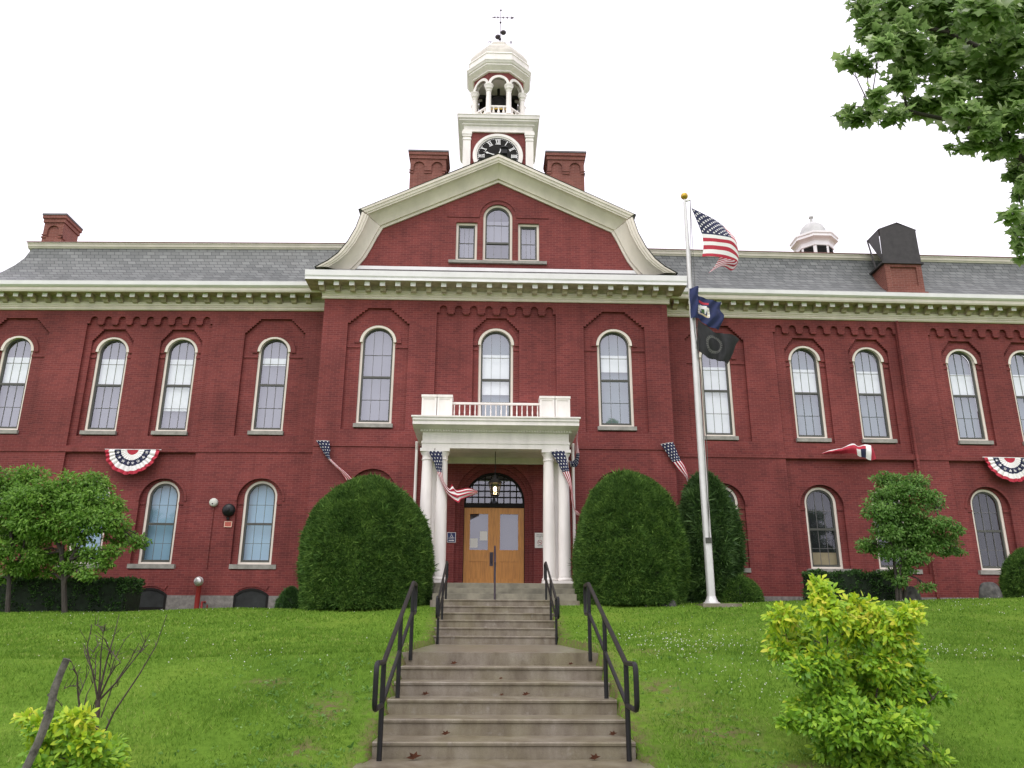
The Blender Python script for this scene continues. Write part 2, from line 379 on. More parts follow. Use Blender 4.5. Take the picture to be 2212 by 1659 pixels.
def wing(name, x0, x1, ups, los, bays):
    H0, H1, H2 = [], [], []
    for x, k in ups:
        H1.append(archloop(x, HW, ZB-.13, ZS) if k == 's' else octloop(x, .70, ZB-.17, 10.98, 11.37, .385, 6))
        H2.append(archloop(x, HW, ZB-.13, ZS))
        if k == 's': H0.append(octloop(x, 1.02, ZB-.17, 11.24, 11.73, .54))
    for x, k in los:
        H2.append(archloop(x, HW, LB-.1, LS))
        H1.append(archloop(x, HW, LB-.1, LS) if k == 's' else archloop(x, .72, LB-.1, 5.53))
        if k == 's': H0.append(archloop(x, .72, LB-.1, 5.53))
    for a, b in bays:
        H0.append(scallop(a, b, 7.30, 11.55, 9)); H0.append(rect(a+.02, b-.02, 3.42, 7.08))
    b = MB(); out = rect(x0, x1, 1.6, ZT+.1)
    b.prism([out]+H0, YW, YW+LAY, back=False); b.prism([out]+H1, YW+LAY, YW+2*LAY, back=False); b.prism([out]+H2, YW+2*LAY, YW+.45, back=False)
    b.add([(x0, 38, 1.6), (x1, 38, 1.6), (x1, 38, ZT), (x0, 38, ZT)], [(0, 1, 2, 3)])
    b.add([(x0, YW+.44, 1.6), (x0, 38, 1.6), (x0, 38, ZT), (x0, YW+.44, ZT)], [(0, 1, 2, 3)])
    b.add([(x1, YW+.44, 1.6), (x1, 38, 1.6), (x1, 38, ZT), (x1, YW+.44, ZT)], [(0, 1, 2, 3)])
    w = b.build(name, M['brick'], house)
    t = MB()
    for x, k in ups:                     # raised arch rings and impost bands inside each recess
        y = YW+LAY if k == 's' else YW+2*LAY
        t.prism([arc(x, ZS-.06, .73, 0, PI)+arc(x, ZS-.06, HW+.045, PI, 0)], y-.045, y+.01)
        iw = 1.02 if k == 's' else .70
        for s in (-1, 1):
            a_, b_ = sorted((x+s*(HW+.0), x+s*(iw-.003)))
            t.box(a_, b_, y-.03, y+.01, 10.36, 10.44); t.box(a_, b_, y-.03, y+.01, ZB-.25, ZB-.17)
    for x, k in los:
        y = YW+LAY if k == 's' else YW+2*LAY
        for s in (-1, 1):
            a_, b_ = sorted((x+s*(HW+.0), x+s*.717)); t.box(a_, b_, y-.03, y+.01, 5.43, 5.50)
        t.prism([arc(x, 5.53, .80, 0, PI)+arc(x, 5.53, .725, PI, 0)], (YW if k == 's' else YW+LAY)-.022, YW+.02+(0 if k == 's' else LAY))
    t.box(x0+.01, x1-.01, YW-.03, YW+.01, 7.10, 7.27)            # string course
    t.box(x0+.01, x1-.01, YW-.05, YW+.01, 2.62, 3.38)            # water table
    t.build('brick_moulding', M['brick'], w)
    return w
XL, XR, CL, CRR = -17.22, 24.0, -5.51, 5.86
wing('wall', XL, CL-.001, up_l, lo_l, [(-13.72, -9.46)])
wing('wall', CRR+.001, XR, up_r, lo_r, [(9.72, 14.06), (15.2, 19.6)])
# centre bay
def centre():
    out = rect(CL, CRR, 1.6, ZT+.1)
    cw = [-3.69, CX-.005, 4.06]
    o = lambda x: octloop(x, 1.01, ZB-.14, 11.27, 11.80, .40)
    win = lambda x: archloop(x, .565, ZB-.08, 10.65)
    lo = lambda x, h: archloop(x, h, LB-.1, LS)
    door = archloop(CX, 1.20, 2.0, 5.47)
    H0 = [o(cw[0]), o(cw[2]), scallop(-1.80, 2.14, 7.30, 11.68, 8), lo(-3.6, .74), lo(4.0, .74), door]
    H1 = [win(cw[0]), win(cw[2]), octloop(cw[1], .755, 7.4, 11.14, 11.55, .35, 6), lo(-3.6, HW), lo(4.0, HW), archloop(CX, 1.06, 2.0, 5.47)]
    H2 = [win(cw[0]), win(cw[2]), win(cw[1]), lo(-3.6, HW), lo(4.0, HW), archloop(CX, .94, 2.0, 5.45)]
    b = MB(); b.prism([out]+H0, YC, YC+LAY, back=False); b.prism([out]+H1, YC+LAY, YC+2*LAY, back=False); b.prism([out]+H2, YC+2*LAY, YC+.6, back=False)
    for x in (CL, CRR): b.add([(x, YC+.59, 1.6), (x, YW+.5, 1.6), (x, YW+.5, ZT), (x, YC+.59, ZT)], [(0, 1, 2, 3)])
    w = b.build('wall', M['brick'], house)
    for i, x in enumerate(cw):
        y = YC+LAY*(2 if i == 1 else 1)
        t = MB()
        t.prism([arc(x, 10.60, .76, 0, PI)+arc(x, 10.60, .61, PI, 0)], y-.045, y+.01); t.build('arch_moulding', M['brick'], w)
        iw = .755 if i == 1 else 1.01
        for s in (-1, 1):
            a_, b_ = sorted((x+s*.565, x+s*(iw-.003))); t = MB(); t.box(a_, b_, y-.03, y+.01, 10.43, 10.51); t.build('impost_band', M['brick'], w)
            if i != 1: t = MB(); t.box(a_, b_, y-.03, y+.01, ZB-.22, ZB-.14); t.build('impost_band', M['brick'], w)
    t = MB()
    for x in (-3.6, 4.0): t.prism([arc(x, LS, .82, 0, PI)+arc(x, LS, .745, PI, 0)], YC-.022, YC+.02)
    t.prism([arc(CX, 5.47, 1.32, 0, PI)+arc(CX, 5.47, 1.205, PI, 0)], YC-.022, YC+.02)
    for a, b_ in ((CL+.01, -2.32), (2.66, CRR-.01)):
        t.box(a, b_, YC-.03, YC+.01, 7.12, 7.29); t.box(a, b_, YC-.05, YC+.01, 2.62, 3.38)
    t.build('brick_moulding', M['brick'], w)
    # gable wall
    k = [(-4.95, 12.2), (-4.95, 13.1), (-4.6, 13.5), (-4.4, 14.0), (-4.2, 14.85), (0, 16.85)]
    loop = [(CX+a, c) for a, c in k] + [(CX-a, c) for a, c in k[-2::-1]]
    g = MB(); g.prism([loop, archloop(.18, .5, 13.6, 15.25), rect(-1.24, -.52, 13.6, 15.03), rect(.88, 1.60, 13.6, 15.03)], YC, YC+.3, back=False)
    gw = g.build('gable_wall', M['brick'], house)
    t = MB(); t.prism([arc(.18, 15.25, .70, 0, PI)+arc(.18, 15.25, .63, PI, 0)], YC-.03, YC+.02)
    for s in (-1, 1):
        a_, b_ = sorted((.18+s*.63, .18+s*1.75)); t.box(a_, b_, YC-.025, YC+.01, 15.22, 15.30)
    t.build('brick_moulding', M['brick'], gw)
    s = MB(); s.box(-1.47, 1.85, YC-.09, YC+.02, 13.47, 13.57); s.build('sill', M['sill_stone'], gw)
centre()
# foundation and basement windows
b = MB(); b.box(XL, CL-.01, YW-.085, YW+.3, 1.5, 2.62); b.box(CRR+.01, XR, YW-.085, YW+.3, 1.5, 2.70); b.box(CL-.05, CRR+.05, YC-.085, YC+.3, 1.5, 2.62)
b.build('foundation', M['granite'], house)
for x in (-10.32, -7.21, -12.6):
    b = MB(); cz = 2.84-.78; r = .78
    a0 = math.asin((2.50-cz)/r)
    lp = [(x-.53, 2.2), (x+.53, 2.2)] + [(p[0], p[1]) for p in arc(x, cz, r, math.acos(.53/r), PI-math.acos(.53/r), 12)]
    li = [(x-.46, 2.27), (x+.46, 2.27)] + [(p[0], p[1]) for p in arc(x, cz-.06, r-.01, math.acos(.46/(r-.01)), PI-math.acos(.46/(r-.01)), 12)]
    b.prism([lp, li], YW-.11, YW-.04); w = b.build('basement_window', M['fixture'], house)
    p = MB(); p.prism([li], YW-.092, YW-.09, sides=False, back=False); p.build('pane', M['interior'], w)
    g = MB(); g.prism([arc(x, cz+.02, r+.20, 1.02, PI-1.02, 14)+arc(x, cz+.02, r+.03, PI-1.02, 1.02, 14)], YW-.075, YW-.04)
    g.build('brick_arch', M['brick'], w)
# ---- windows
CACHE = {}
def window(x, y, zb, zs, hw, zm, mun, shades=(), back='lilac', sill=None, glass='glass', ring=True, arch=True, yl=None, parent=None):
    key = (y, zb, zs, hw, zm, mun, ring, arch)
    yl = y-.04 if yl is None else yl
    def cached(nm, fn, mat):
        k = key+(nm,)
        if k not in CACHE:
            q = MB(); fn(q); CACHE[k] = mesh_from(nm, q.v, q.f, mat)
        return CACHE[k]
    loop = (lambda h, z0, r=None: archloop(0, h, z0, zs)) if arch else (lambda h, z0, r=None: rect(-h, h, z0, zs-(hw-h)))
    def frame(q):
        q.prism([loop(hw, zb), loop(hw-.075, zb+.075)], y, y+.07)
        if ring: q.prism([arc(0, zs-.02, hw+.028, 0, PI)+arc(0, zs-.02, hw-.06, PI, 0)], yl-.035, y-.002)
    def sash(q):
        q.prism([loop(hw-.073, zb+.073), loop(hw-.128, zb+.15)], y+.045, y+.11)
        if zm: q.box(-hw+.128, hw-.128, y+.05, y+.11, zm-.035, zm+.035)
    def muntin(q):
        w = hw-.128
        zt = lambda xx: (zs+math.sqrt(max(0, w*w-xx*xx)) if arch else zs-.128)
        for xx in ((-w/3, w/3) if mun else ()): q.box(xx-.0055, xx+.0055, y+.070, y+.085, zb+.15, zt(xx))
        for z in mun or (): q.box(-w, w, y+.063, y+.083, z-.0055, z+.0055)
    def pane(q): q.prism([loop(hw-.12, zb+.14)], y+.09, y+.096, sides=False, back=False)
    def shade(q): q.prism([loop(hw-.04, zb+.05)], y+.26, y+.27, sides=False, back=False)
    f = link('window', cached('window', frame, M['cream']), parent or house); f.location.x = x
    T = Matrix.Translation((x, 0, 0))
    def sub(nm, me):
        o = link(nm, me); o.parent = f; return o
    sub('sash', cached('sash', sash, M['sash'])); sub('pane', cached('pane_'+glass, pane, M[glass]))
    if mun: sub('muntin', cached('muntin', muntin, M['muntin']))
    sub('shade', cached('shade_'+back, shade, M[back]))
    for (a, b_, c) in shades:
        q = MB(); q.box(-hw+.1, hw-.1, y+.17, y+.176, a, b_); sub('blind', mesh_from('blind', q.v, q.f, M[c]))
    if sill:
        q = MB(); q.box(-sill[0], sill[0], sill[1], y+.04, sill[2], sill[3]); sub('sill', mesh_from('sill', q.v, q.f, M['sill_stone']))
    return f
UM = (10.18, 8.64)
US = {0: [(9.47, 10.42, 'blind')], 1: [(9.47, 10.40, 'blind')], 2: [(9.47, 10.40, 'blind'), (8.58, 9.40, 'blind')], 3: [(10.16, 10.42, 'blind')],
      4: [(7.95, 10.32, 'blind')], 5: [(9.47, 10.33, 'blind')], 6: [(9.47, 10.30, 'blind')], 7: [(9.47, 10.25, 'blind')], 8: [(9.47, 10.28, 'blind')]}
i = 0
for x, k in up_l+up_r:
    y = YW+LAY*(1 if k == 's' else 2)
    window(x, y+.05, ZB, ZS, HW, 9.44, UM, US[i], 'lilac' if x < 9 else 'teal', (.575, YW-.02 if k == 's' else YW+.06, ZB-.13, ZB-.005), yl=y); i += 1
LM = (5.43, 4.22)
LS_ = ['interior', 'blue', 'blue', 'blue', 'blue', 'interior', 'interior', 'interior', 'interior']
i = 0
for x, k in lo_l+lo_r:
    y = YW+LAY*(1 if k == 's' else 2)
    ex = [(3.62, 4.10, 'tan')] if i == 5 else ()
    window(x, y+.05, LB, LS, HW, 4.83, LM, ex, LS_[i], (.72, YW-.06, LB-.14, LB-.005), 'glass_low', ring=False); i += 1
window(-3.69, YC+.15, ZB+.05, 10.65, .565, 9.46, (10.22, 8.70), (), 'lilac', (.62, YC-.03, ZB-.08, ZB+.045), yl=YC+LAY)
window(4.06, YC+.15, ZB+.05, 10.65, .565, 9.46, (10.22, 8.70), [(9.78, 10.36, 'blind')], 'teal', (.62, YC-.03, ZB-.08, ZB+.045), yl=YC+LAY)
window(CX-.005, YC+.25, ZB+.05, 10.65, .565, 9.46, (10.22, 8.70), [(9.49, 10.36, 'blind'), (8.98, 9.43, 'blind')], 'teal', None, yl=YC+2*LAY)
for x in (-3.6, 4.0): window(x, YC+.15, LB, LS, HW, 4.83, LM, (), 'blue', (.72, YC-.06, LB-.14, LB-.005), 'glass_low', ring=False)
window(.18, YC+.08, 13.60, 15.25, .5, 14.32, (15.0,), [(14.35, 15.2, 'lilac')], 'interior', None, ring=False)
for x in (-.88, 1.24): window(x, YC+.08, 13.60, 15.03, .36, None, (14.3,), (), 'lilac', None, ring=False, arch=False)
# ---- cornices (profile in (y,z), run along x)
def run(name, prof, x0, x1, mat, parent=house):
    q = MB(); q.prism([prof], x0, x1, axis='x'); return q.build(name, mat, parent)
def bracket_mesh(y0, y1, zt, w=.17):  # white front face, shade-toned scroll: light and shade painted by colour
    h = .20
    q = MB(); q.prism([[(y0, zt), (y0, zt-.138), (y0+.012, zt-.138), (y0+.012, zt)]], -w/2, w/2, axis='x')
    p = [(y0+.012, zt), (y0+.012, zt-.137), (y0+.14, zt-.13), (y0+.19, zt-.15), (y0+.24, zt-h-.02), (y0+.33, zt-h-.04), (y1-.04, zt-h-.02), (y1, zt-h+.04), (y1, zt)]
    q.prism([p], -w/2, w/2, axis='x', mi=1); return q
YF = 23.80
cc = run('cornice', [(YC+.05, 12.10), (YC-.05, 12.10), (YC-.07, 12.14), (YC-.04, 12.155), (YC-.04, 12.19), (YC-.07, 12.20), (YC-.07, 12.235), (YC-.10, 12.25), (YC-.10, 12.29), (YC-.13, 12.31),
                     (YC-.13, 12.36), (YC-.13, 12.38), (YC+.05, 12.38)], CL-.09, CRR+.09, M['cream'])
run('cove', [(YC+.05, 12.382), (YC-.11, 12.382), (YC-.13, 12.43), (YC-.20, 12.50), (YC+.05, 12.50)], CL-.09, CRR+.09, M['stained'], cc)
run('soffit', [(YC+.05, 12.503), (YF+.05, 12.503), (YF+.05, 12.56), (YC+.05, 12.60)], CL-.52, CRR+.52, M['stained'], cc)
run('gutter', [(YF+.045, 12.50), (YF, 12.50), (YF, 12.60), (YF-.015, 12.605), (YF-.015, 12.62), (YF-.03, 12.63), (YF-.05, 12.81), (YF+.045, 12.81)], CL-.55, CRR+.55, M['white'], cc)
for sx, dx in ((CL-.55, -1), (CRR+.55, 1)):                       # returns of the eave down the sides
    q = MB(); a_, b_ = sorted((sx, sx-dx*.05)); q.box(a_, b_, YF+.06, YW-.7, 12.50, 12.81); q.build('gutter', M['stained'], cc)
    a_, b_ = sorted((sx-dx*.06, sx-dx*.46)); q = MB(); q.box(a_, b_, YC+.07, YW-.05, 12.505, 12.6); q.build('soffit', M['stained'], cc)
run('ledge_roof', [(YF-.02, 12.812), (YF-.02, 12.83), (YC+.02, 13.20), (YC+.02, 12.9)], CL-.53, CRR+.53, M['lead'], cc)
run('flashing', [(YC-.03, 13.19), (YC-.035, 13.31), (YC+.02, 13.31), (YC+.02, 13.19)], CX-4.72, CX+4.72, M['white'], cc)
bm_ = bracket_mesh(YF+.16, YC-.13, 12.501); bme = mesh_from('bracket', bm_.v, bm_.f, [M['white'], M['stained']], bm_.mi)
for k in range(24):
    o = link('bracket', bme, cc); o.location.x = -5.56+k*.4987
def wing_cornice(x0, x1, bx0, n, gx0, gx1):
    c = run('cornice', [(YW+.05, 12.02), (YW-.05, 12.02), (YW-.08, 12.06), (YW-.05, 12.075), (YW-.05, 12.12), (YW-.08, 12.13), (YW-.08, 12.17), (YW-.11, 12.18), (YW-.11, 12.22), (YW-.13, 12.26),
                        (YW-.13, 12.28), (YW+.05, 12.28)], x0, x1, M['cream'])
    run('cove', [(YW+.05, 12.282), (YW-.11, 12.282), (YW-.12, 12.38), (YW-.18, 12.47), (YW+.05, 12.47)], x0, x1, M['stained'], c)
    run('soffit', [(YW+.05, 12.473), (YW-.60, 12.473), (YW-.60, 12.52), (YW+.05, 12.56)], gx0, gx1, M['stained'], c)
    run('crown_moulding', [(YW-.595, 12.45), (YW-.63, 12.45), (YW-.66, 12.50), (YW-.67, 12.60), (YW-.595, 12.60)], gx0, gx1, M['cream'], c)
    run('gutter', [(YW-.60, 12.602), (YW-.70, 12.602), (YW-.76, 12.65), (YW-.78, 12.78), (YW-.60, 12.78)], gx0, gx1, M['white'], c)
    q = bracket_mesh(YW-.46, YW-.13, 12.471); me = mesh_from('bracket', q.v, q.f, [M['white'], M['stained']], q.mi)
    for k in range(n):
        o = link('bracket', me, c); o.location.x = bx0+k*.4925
    return c
wing_cornice(XL-.1, CL-.11, -17.05, 23, XL-.75, CL-.20)
wing_cornice(CRR+.11, XR, 6.31, 27, CRR+.20, XR)
# ---- roofs
prof = [(0, 12.80), (.22, 12.92), (.55, 13.18), (.85, 13.52), (1.08, 13.88), (1.26, 14.25), (1.38, 14.69)]   # inward offset, height
q = MB(); q2 = MB(); y0 = YW-.72; xl = XL-.70
for (o0, z0), (o1, z1) in zip(prof[:-1], prof[1:]):
    q.add([(xl+o0, y0+o0, z0), (CL+.2, y0+o0, z0), (CL+.2, y0+o1, z1), (xl+o1, y0+o1, z1)], [(0, 1, 2, 3)])
    q.add([(xl+o0, y0+o0, z0), (xl+o0, 38, z0), (xl+o1, 38, z1), (xl+o1, y0+o1, z1)], [(3, 2, 1, 0)])
    q2.add([(CRR-.2, y0+o0, z0), (XR, y0+o0, z0), (XR, y0+o1, z1), (CRR-.2, y0+o1, z1)], [(0, 1, 2, 3)])
roof = q.build('mansard_roof', M['slate'], house, smooth=True); roof2 = q2.build('mansard_roof', M['slate'], house, smooth=True)
yt = y0+1.38
tp = [(yt+.1, 14.66), (yt-.03, 14.68), (yt-.05, 14.72), (yt-.08, 14.73), (yt-.10, 14.80), (yt-.13, 14.83), (yt-.13, 14.865), (yt+.1, 14.865)]
run('roof_moulding', tp, xl+1.38-.13, CL+.6, M['cream'], roof); run('roof_moulding', tp, CRR-.6, XR, M['cream'], roof2)
q = MB(); q.box(xl+1.25, xl+1.45, yt+.1, 38, 14.62, 14.865); q.build('roof_moulding', M['cream'], roof)
q = MB()
for a, b_ in ((xl+1.23, CL+1), (CRR-1, XR)):
    q.add([(a, yt-.16, 14.867), (b_, yt-.16, 14.867), (b_, yt+6, 15.9), (a, yt+6, 15.9)], [(0, 1, 2, 3)])
    q.box(a, b_, yt-.165, yt-.10, 14.867, 14.89)
q.build('upper_roof', M['copper'], roof)
# gable rake and gambrel roof
I1 = [(-4.80, 13.10), (-4.60, 13.36), (-4.42, 13.62), (-4.25, 13.98), (-4.09, 14.36), (-3.91, 14.72)]
O1 = [(-5.92, 12.97), (-5.55, 13.19), (-5.24, 13.47), (-4.95, 13.90), (-4.72, 14.40), (-4.55, 15.02)]
I2 = [(-3.91, 14.72), (0, 16.58)]; O2 = [(-4.62, 15.13), (0, 17.35)]
pr = [(0, 24.52), (0, 24.44), (.12, 24.42), (.125, 24.36), (.25, 24.32), (.42, 24.24), (.58, 24.12), (.66, 24.03), (.665, 23.99), (.74, 23.98), (.75, 23.95), (.87, 23.93), (.88, 23.90), (1.0, 23.89), (1.0, 24.6)]
q = MB()
for II, OO in ((I1, O1), (I2, O2)):
    for sg in (1, -1):
        vs = [(CX+sg*(a[0]+(c[0]-a[0])*s_), yy, a[1]+(c[1]-a[1])*s_) for a, c in zip(II, OO) for s_, yy in pr]; m_ = len(pr)
        q.add(vs, [(k*m_+j, k*m_+j+1, (k+1)*m_+j+1, (k+1)*m_+j) for k in range(len(II)-1) for j in range(m_-1)])
        if II is I1: q.add(vs[-m_:], [tuple(range(m_))])
        else: q.add(vs[:m_], [tuple(range(m_))])
q.build('rake_moulding', M['cream'], house, smooth=True)
q = MB(); OO = [(-5.98, 12.95)]+[(a-.01, c+.01) for a, c in O1]+[(-4.68, 15.08), (0, 17.37)]
for sg in (1, -1):
    for a, c in zip(OO[:-1], OO[1:]):
        q.add([(CX+sg*a[0], 23.87, a[1]+.02), (CX+sg*c[0], 23.87, c[1]+.02), (CX+sg*c[0], 33, c[1]+.02), (CX+sg*a[0], 33, a[1]+.02)], [(0, 1, 2, 3)])
q.build('gambrel_roof', M['slate'], house)
fl = MB(); fl.box(CX+.10, CX+.30, 23.95, 24.2, 17.44, 17.66); fl.prism([[(CX+.08, 17.64), (CX+.32, 17.64), (CX+.29, 17.70), (CX+.11, 17.70)]], 23.9, 24.22); fl.tube([(CX+.2, 24.15, 17.3), (CX+.2, 24.15, 17.5)], .025)
fl = fl.build('floodlight', M['black'], house)
# ---- chimneys
def chimney(x0, x1, y0, y1, zb, zt, arches=True):
    q = MB(); n = 2 if x1-x0 > 1 else 1; zb2 = zt-.92
    holes = [archloop(x0+(x1-x0)*(k+.5)/n, .22, zb2-.02, zt-.66, 12) for k in range(n)] if arches else []
    q.prism([rect(x0, x1, zb, zt-.2)]+holes, y0, y0+.06, back=False); q.box(x0, x1, y0+.055, y1, zb, zt-.2)
    q.box(x0-.04, x1+.04, y0-.04, y1+.04, zt-.32, zt-.16); q.box(x0-.08, x1+.08, y0-.08, y1+.08, zt-.16, zt-.03)
    for k in range(n+1):
        c = x0+(x1-x0)*k/n; a_, b_ = max(x0-.03, c-.14), min(x1+.03, c+.14); q.box(a_, b_, y0-.03, y0+.02, zb2-.06, zb2+.0); q.box(a_, b_, y0-.03, y0+.02, zb2+.06, zb2+.10)
    q.box(x1-.02, x1+.03, y0-.03, y1+.03, zb2-.06, zb2); 
    c = q.build('chimney', M['brick_side'], house)
    q = MB(); q.box(x0-.10, x1+.10, y0-.10, y1+.10, zt-.03, zt+.04); q.build('chimney_cap', M['lead'], c)
chimney(-3.33, -1.90, 28.0, 29.1, 15, 20.08); chimney(2.19, 3.66, 28.0, 29.1, 15, 20.17)
chimney(-17.48, -16.72, 28.0, 29.1, 14.5, 17.10)
# brick vent shaft on the right roof under a dark gabled hood
q = MB(); q.prism([rect(13.74, 15.05, 12.9, 14.03), rect(13.93, 14.86, 13.18, 13.88)], 24.9, 24.96, back=False); q.box(13.74, 15.05, 24.955, 26.2, 12.9, 14.03)
q.box(13.66, 15.13, 24.84, 24.9, 12.88, 12.93)
sh = q.build('chimney', M['brick_side'], house); sh['label'] = 'squat brick flue under a dark gabled hood'
q = MB(); x0, x1, yf, yb = 13.70, 15.06, 24.87, 25.75
q.prism([[(x0, 14.03), (x1, 14.03), (x1-.03, 15.34), ((x0+x1)/2, 15.58), (x0+.03, 15.34)]], yf, yf+.04)
for sg, xx in ((-1, x0), (1, x1)):
    q.add([(xx, yf, 15.34), (xx, yb, 15.34), ((x0+x1)/2, yb, 15.60), ((x0+x1)/2, yf-.03, 15.60), (xx, yf, 15.31), (xx, yb, 15.31)], [(0, 1, 2, 3), (0, 1, 5, 4)])
    q.add([(xx, yf+.04, 15.33), (xx, yb, 15.33), (xx, yb-.0, 14.9), (xx, yf+.35, 14.05), (xx, yf+.04, 14.05)] if sg > 0 else [(xx, yf+.04, 15.33), (xx, yb, 15.33), (xx, yf+.04, 14.05)], [(0, 1, 2, 3, 4)] if sg > 0 else [(0, 1, 2)])
    q.tube([(xx, yb, 15.33), (xx, yf+.55, 14.0)], .03, 6)
q.box(x0-.06, x1+.06, yf-.04, 26.0, 13.99, 14.06)
q.build('flue_hood', M['cap'], sh)
# ---- louvred cupola on the right wing
def octprof(q, prof, c, mi=0, cap=True):  # apothem, height
    q.lathe([(r/math.cos(PI/8), z) for r, z in prof], c, 8, PI/8, mi, cap); return q
cx, cy = 14.10, 31.0; DZ = .27; KC = .86
q = MB(); octprof(q, [(.80*KC, 14.8), (.80*KC, 17.24)], (cx, cy, DZ)); cu = q.build('cupola', M['white'], house)
for k in range(8):
    a = -PI/2+k*PI/4; q = MB(); w = .24*KC
    d = Vector((math.cos(a), math.sin(a), 0)); s_ = Vector((-d.y, d.x, 0)); c = Vector((cx, cy, DZ))+d*.81*KC
    q.add([c-s_*w+Vector((0, 0, 16.2)), c+s_*w+Vector((0, 0, 16.2)), c+s_*w+Vector((0, 0, 17.22)), c-s_*w+Vector((0, 0, 17.22))], [(0, 1, 2, 3)])
    for j in range(11):
        z = 16.25+j*.088; p = c+Vector((0, 0, z)); q.add([p-s_*w+d*.03, p+s_*w+d*.03, p+s_*w+Vector((0, 0, .07))+d*.004, p-s_*w+Vector((0, 0, .07))+d*.004], [(0, 1, 2, 3)])
    q.build('louvre', M['fixture'], cu)
q = MB(); octprof(q, [(a*KC, b_) for a, b_ in [(.84, 17.24), (.84, 17.44), (.90, 17.50), (1.06, 17.58), (1.06, 17.68), (1.10, 17.72), (1.10, 17.80), (.5, 18.06)]], (cx, cy, DZ)); q.build('cornice', M['white'], cu)
q = MB(); q.lathe([(.56, 18.0), (.55, 18.2), (.46, 18.42), (.28, 18.58), (.10, 18.66), (.06, 18.72), (.06, 18.88), (.10, 18.90), (.10, 18.97), (.03, 19.0)], (cx, cy, DZ), 20); q.build('dome', M['dome'], cu, smooth=True)
# ------------------------------------------------------------------ clock tower
TX, TY, TH = .185, 29.43, 1.43
TF = TY-TH
q = MB(); q.box(TX-TH+.06, TX+TH-.06, TF+.06, TY+TH, 14.5, 21.1); tower = q.build('clock_tower', M['brick'], house)
for sx in (-1, 1):
    for sy in (-1, 1):
        q = MB(); a, b_ = sorted((TX+sx*TH, TX+sx*(TH-.31))); c, d = sorted((TY+sy*TH, TY+sy*(TH-.31)))
        q.box(a, b_, c, d, 14.5, 20.86); q.box(a-.03, b_+.03, c-.03, d+.03, 20.86, 20.95); q.box(a-.02, b_+.02, c-.02, d+.02, 20.70, 20.76); q.box(a-.05, b_+.05, c-.05, d+.05, 20.95, 21.08)
        q.build('corner_pilaster', M['porch'], tower)
def sqprof(q, prof):
    vs = []; fs = []
    for h, z in prof: vs += [(TX-h, TY-h, z), (TX+h, TY-h, z), (TX+h, TY+h, z), (TX-h, TY+h, z)]
    for j in range(len(prof)-1):
        for k in range(4): fs.append((j*4+k, j*4+(k+1) % 4, (j+1)*4+(k+1) % 4, (j+1)*4+k))
    fs.append((3, 2, 1, 0)); n = (len(prof)-1)*4; fs.append((n, n+1, n+2, n+3)); q.add(vs, fs); return q
q = MB(); sqprof(q, [(TH+.0, 21.08), (TH+.02, 21.08), (TH+.02, 21.17), (TH-.04, 21.18), (TH-.02, 21.36), (TH+.05, 21.40), (TH+.05, 21.45), (TH+.17, 21.52), (TH+.17, 21.58), (TH+.22, 21.60), (TH+.24, 21.72), (TH+.26, 21.74), (TH+.26, 21.77), (TH-.2, 21.86)])
q.build('cornice', M['porch'], tower)
# clock
fc = (TX-.01, TF+.05, 19.98)
def disc(q, r, y, n=48, r0=None):
    lp = [[(fc[0]+r*math.cos(2*PI*i/n), fc[2]+r*math.sin(2*PI*i/n)) for i in range(n)]]
    if r0: lp.append([(fc[0]+r0*math.cos(2*PI*i/n), fc[2]+r0*math.sin(2*PI*i/n)) for i in range(n)])
    q.prism(lp, y, TF+.07); return q
disc(MB(), 1.015, TF-.03, r0=.90).build('clock_trim', M['porch'], tower)
q = disc(MB(), .99, TF+.0, r0=.84); q.build('clock_trim', M['porch'], tower)
disc(MB(), .86, TF+.03).build('clock_face', M['fixture'], tower)
def stroke(q, p0, p1, w, y):
    d = Vector((p1[0]-p0[0], p1[1]-p0[1])); n = Vector((-d.y, d.x)).normalized()*w/2
    q.prism([[(p0[0]+n.x, p0[1]+n.y), (p1[0]+n.x, p1[1]+n.y), (p1[0]-n.x, p1[1]-n.y), (p0[0]-n.x, p0[1]-n.y)]], y, y+.006)
rom = ['XII', 'I', 'II', 'III', 'IIII', 'V', 'VI', 'VII', 'VIII', 'IX', 'X', 'XI']
q = MB(); H = .22
for k, s_ in enumerate(rom):
    a = PI/2-k*PI/6; ur = Vector((math.cos(a), math.sin(a))); ut = Vector((math.sin(a), -math.cos(a)))
    wid = {'I': .052, 'X': .105, 'V': .10}; tot = sum(wid[c] for c in s_); x = -tot/2
    def gp(xx, zz_): v = ut*xx+ur*(.66+zz_*H); return (fc[0]+v.x, fc[2]+v.y)
    for ch in s_:
        w = wid[ch]
        if ch == 'I': stroke(q, gp(x+w/2, -.5), gp(x+w/2, .5), .030, TF+.020)
        if ch == 'X': stroke(q, gp(x+.018, .5), gp(x+w-.018, -.5), .032, TF+.020); stroke(q, gp(x+w-.018, .5), gp(x+.018, -.5), .014, TF+.0205)
        if ch == 'V': stroke(q, gp(x+.018, .5), gp(x+w/2, -.5), .032, TF+.020); stroke(q, gp(x+w-.018, .5), gp(x+w/2, -.5), .014, TF+.0205)
        x += w
    stroke(q, gp(-tot/2-.01, .5), gp(tot/2+.01, .5), .016, TF+.021); stroke(q, gp(-tot/2-.01, -.5), gp(tot/2+.01, -.5), .016, TF+.021)
q.build('clock_numerals', M['white'], tower)
q = MB()
for k in range(60):
    a = 2*PI*k/60; c = (fc[0]+.80*math.cos(a), fc[2]+.80*math.sin(a)); r = .018
    q.prism([[(c[0]+r*math.cos(t*PI/3), c[1]+r*math.sin(t*PI/3)) for t in range(6)]], TF+.02, TF+.031)
q.build('minute_dots', M['white'], tower)
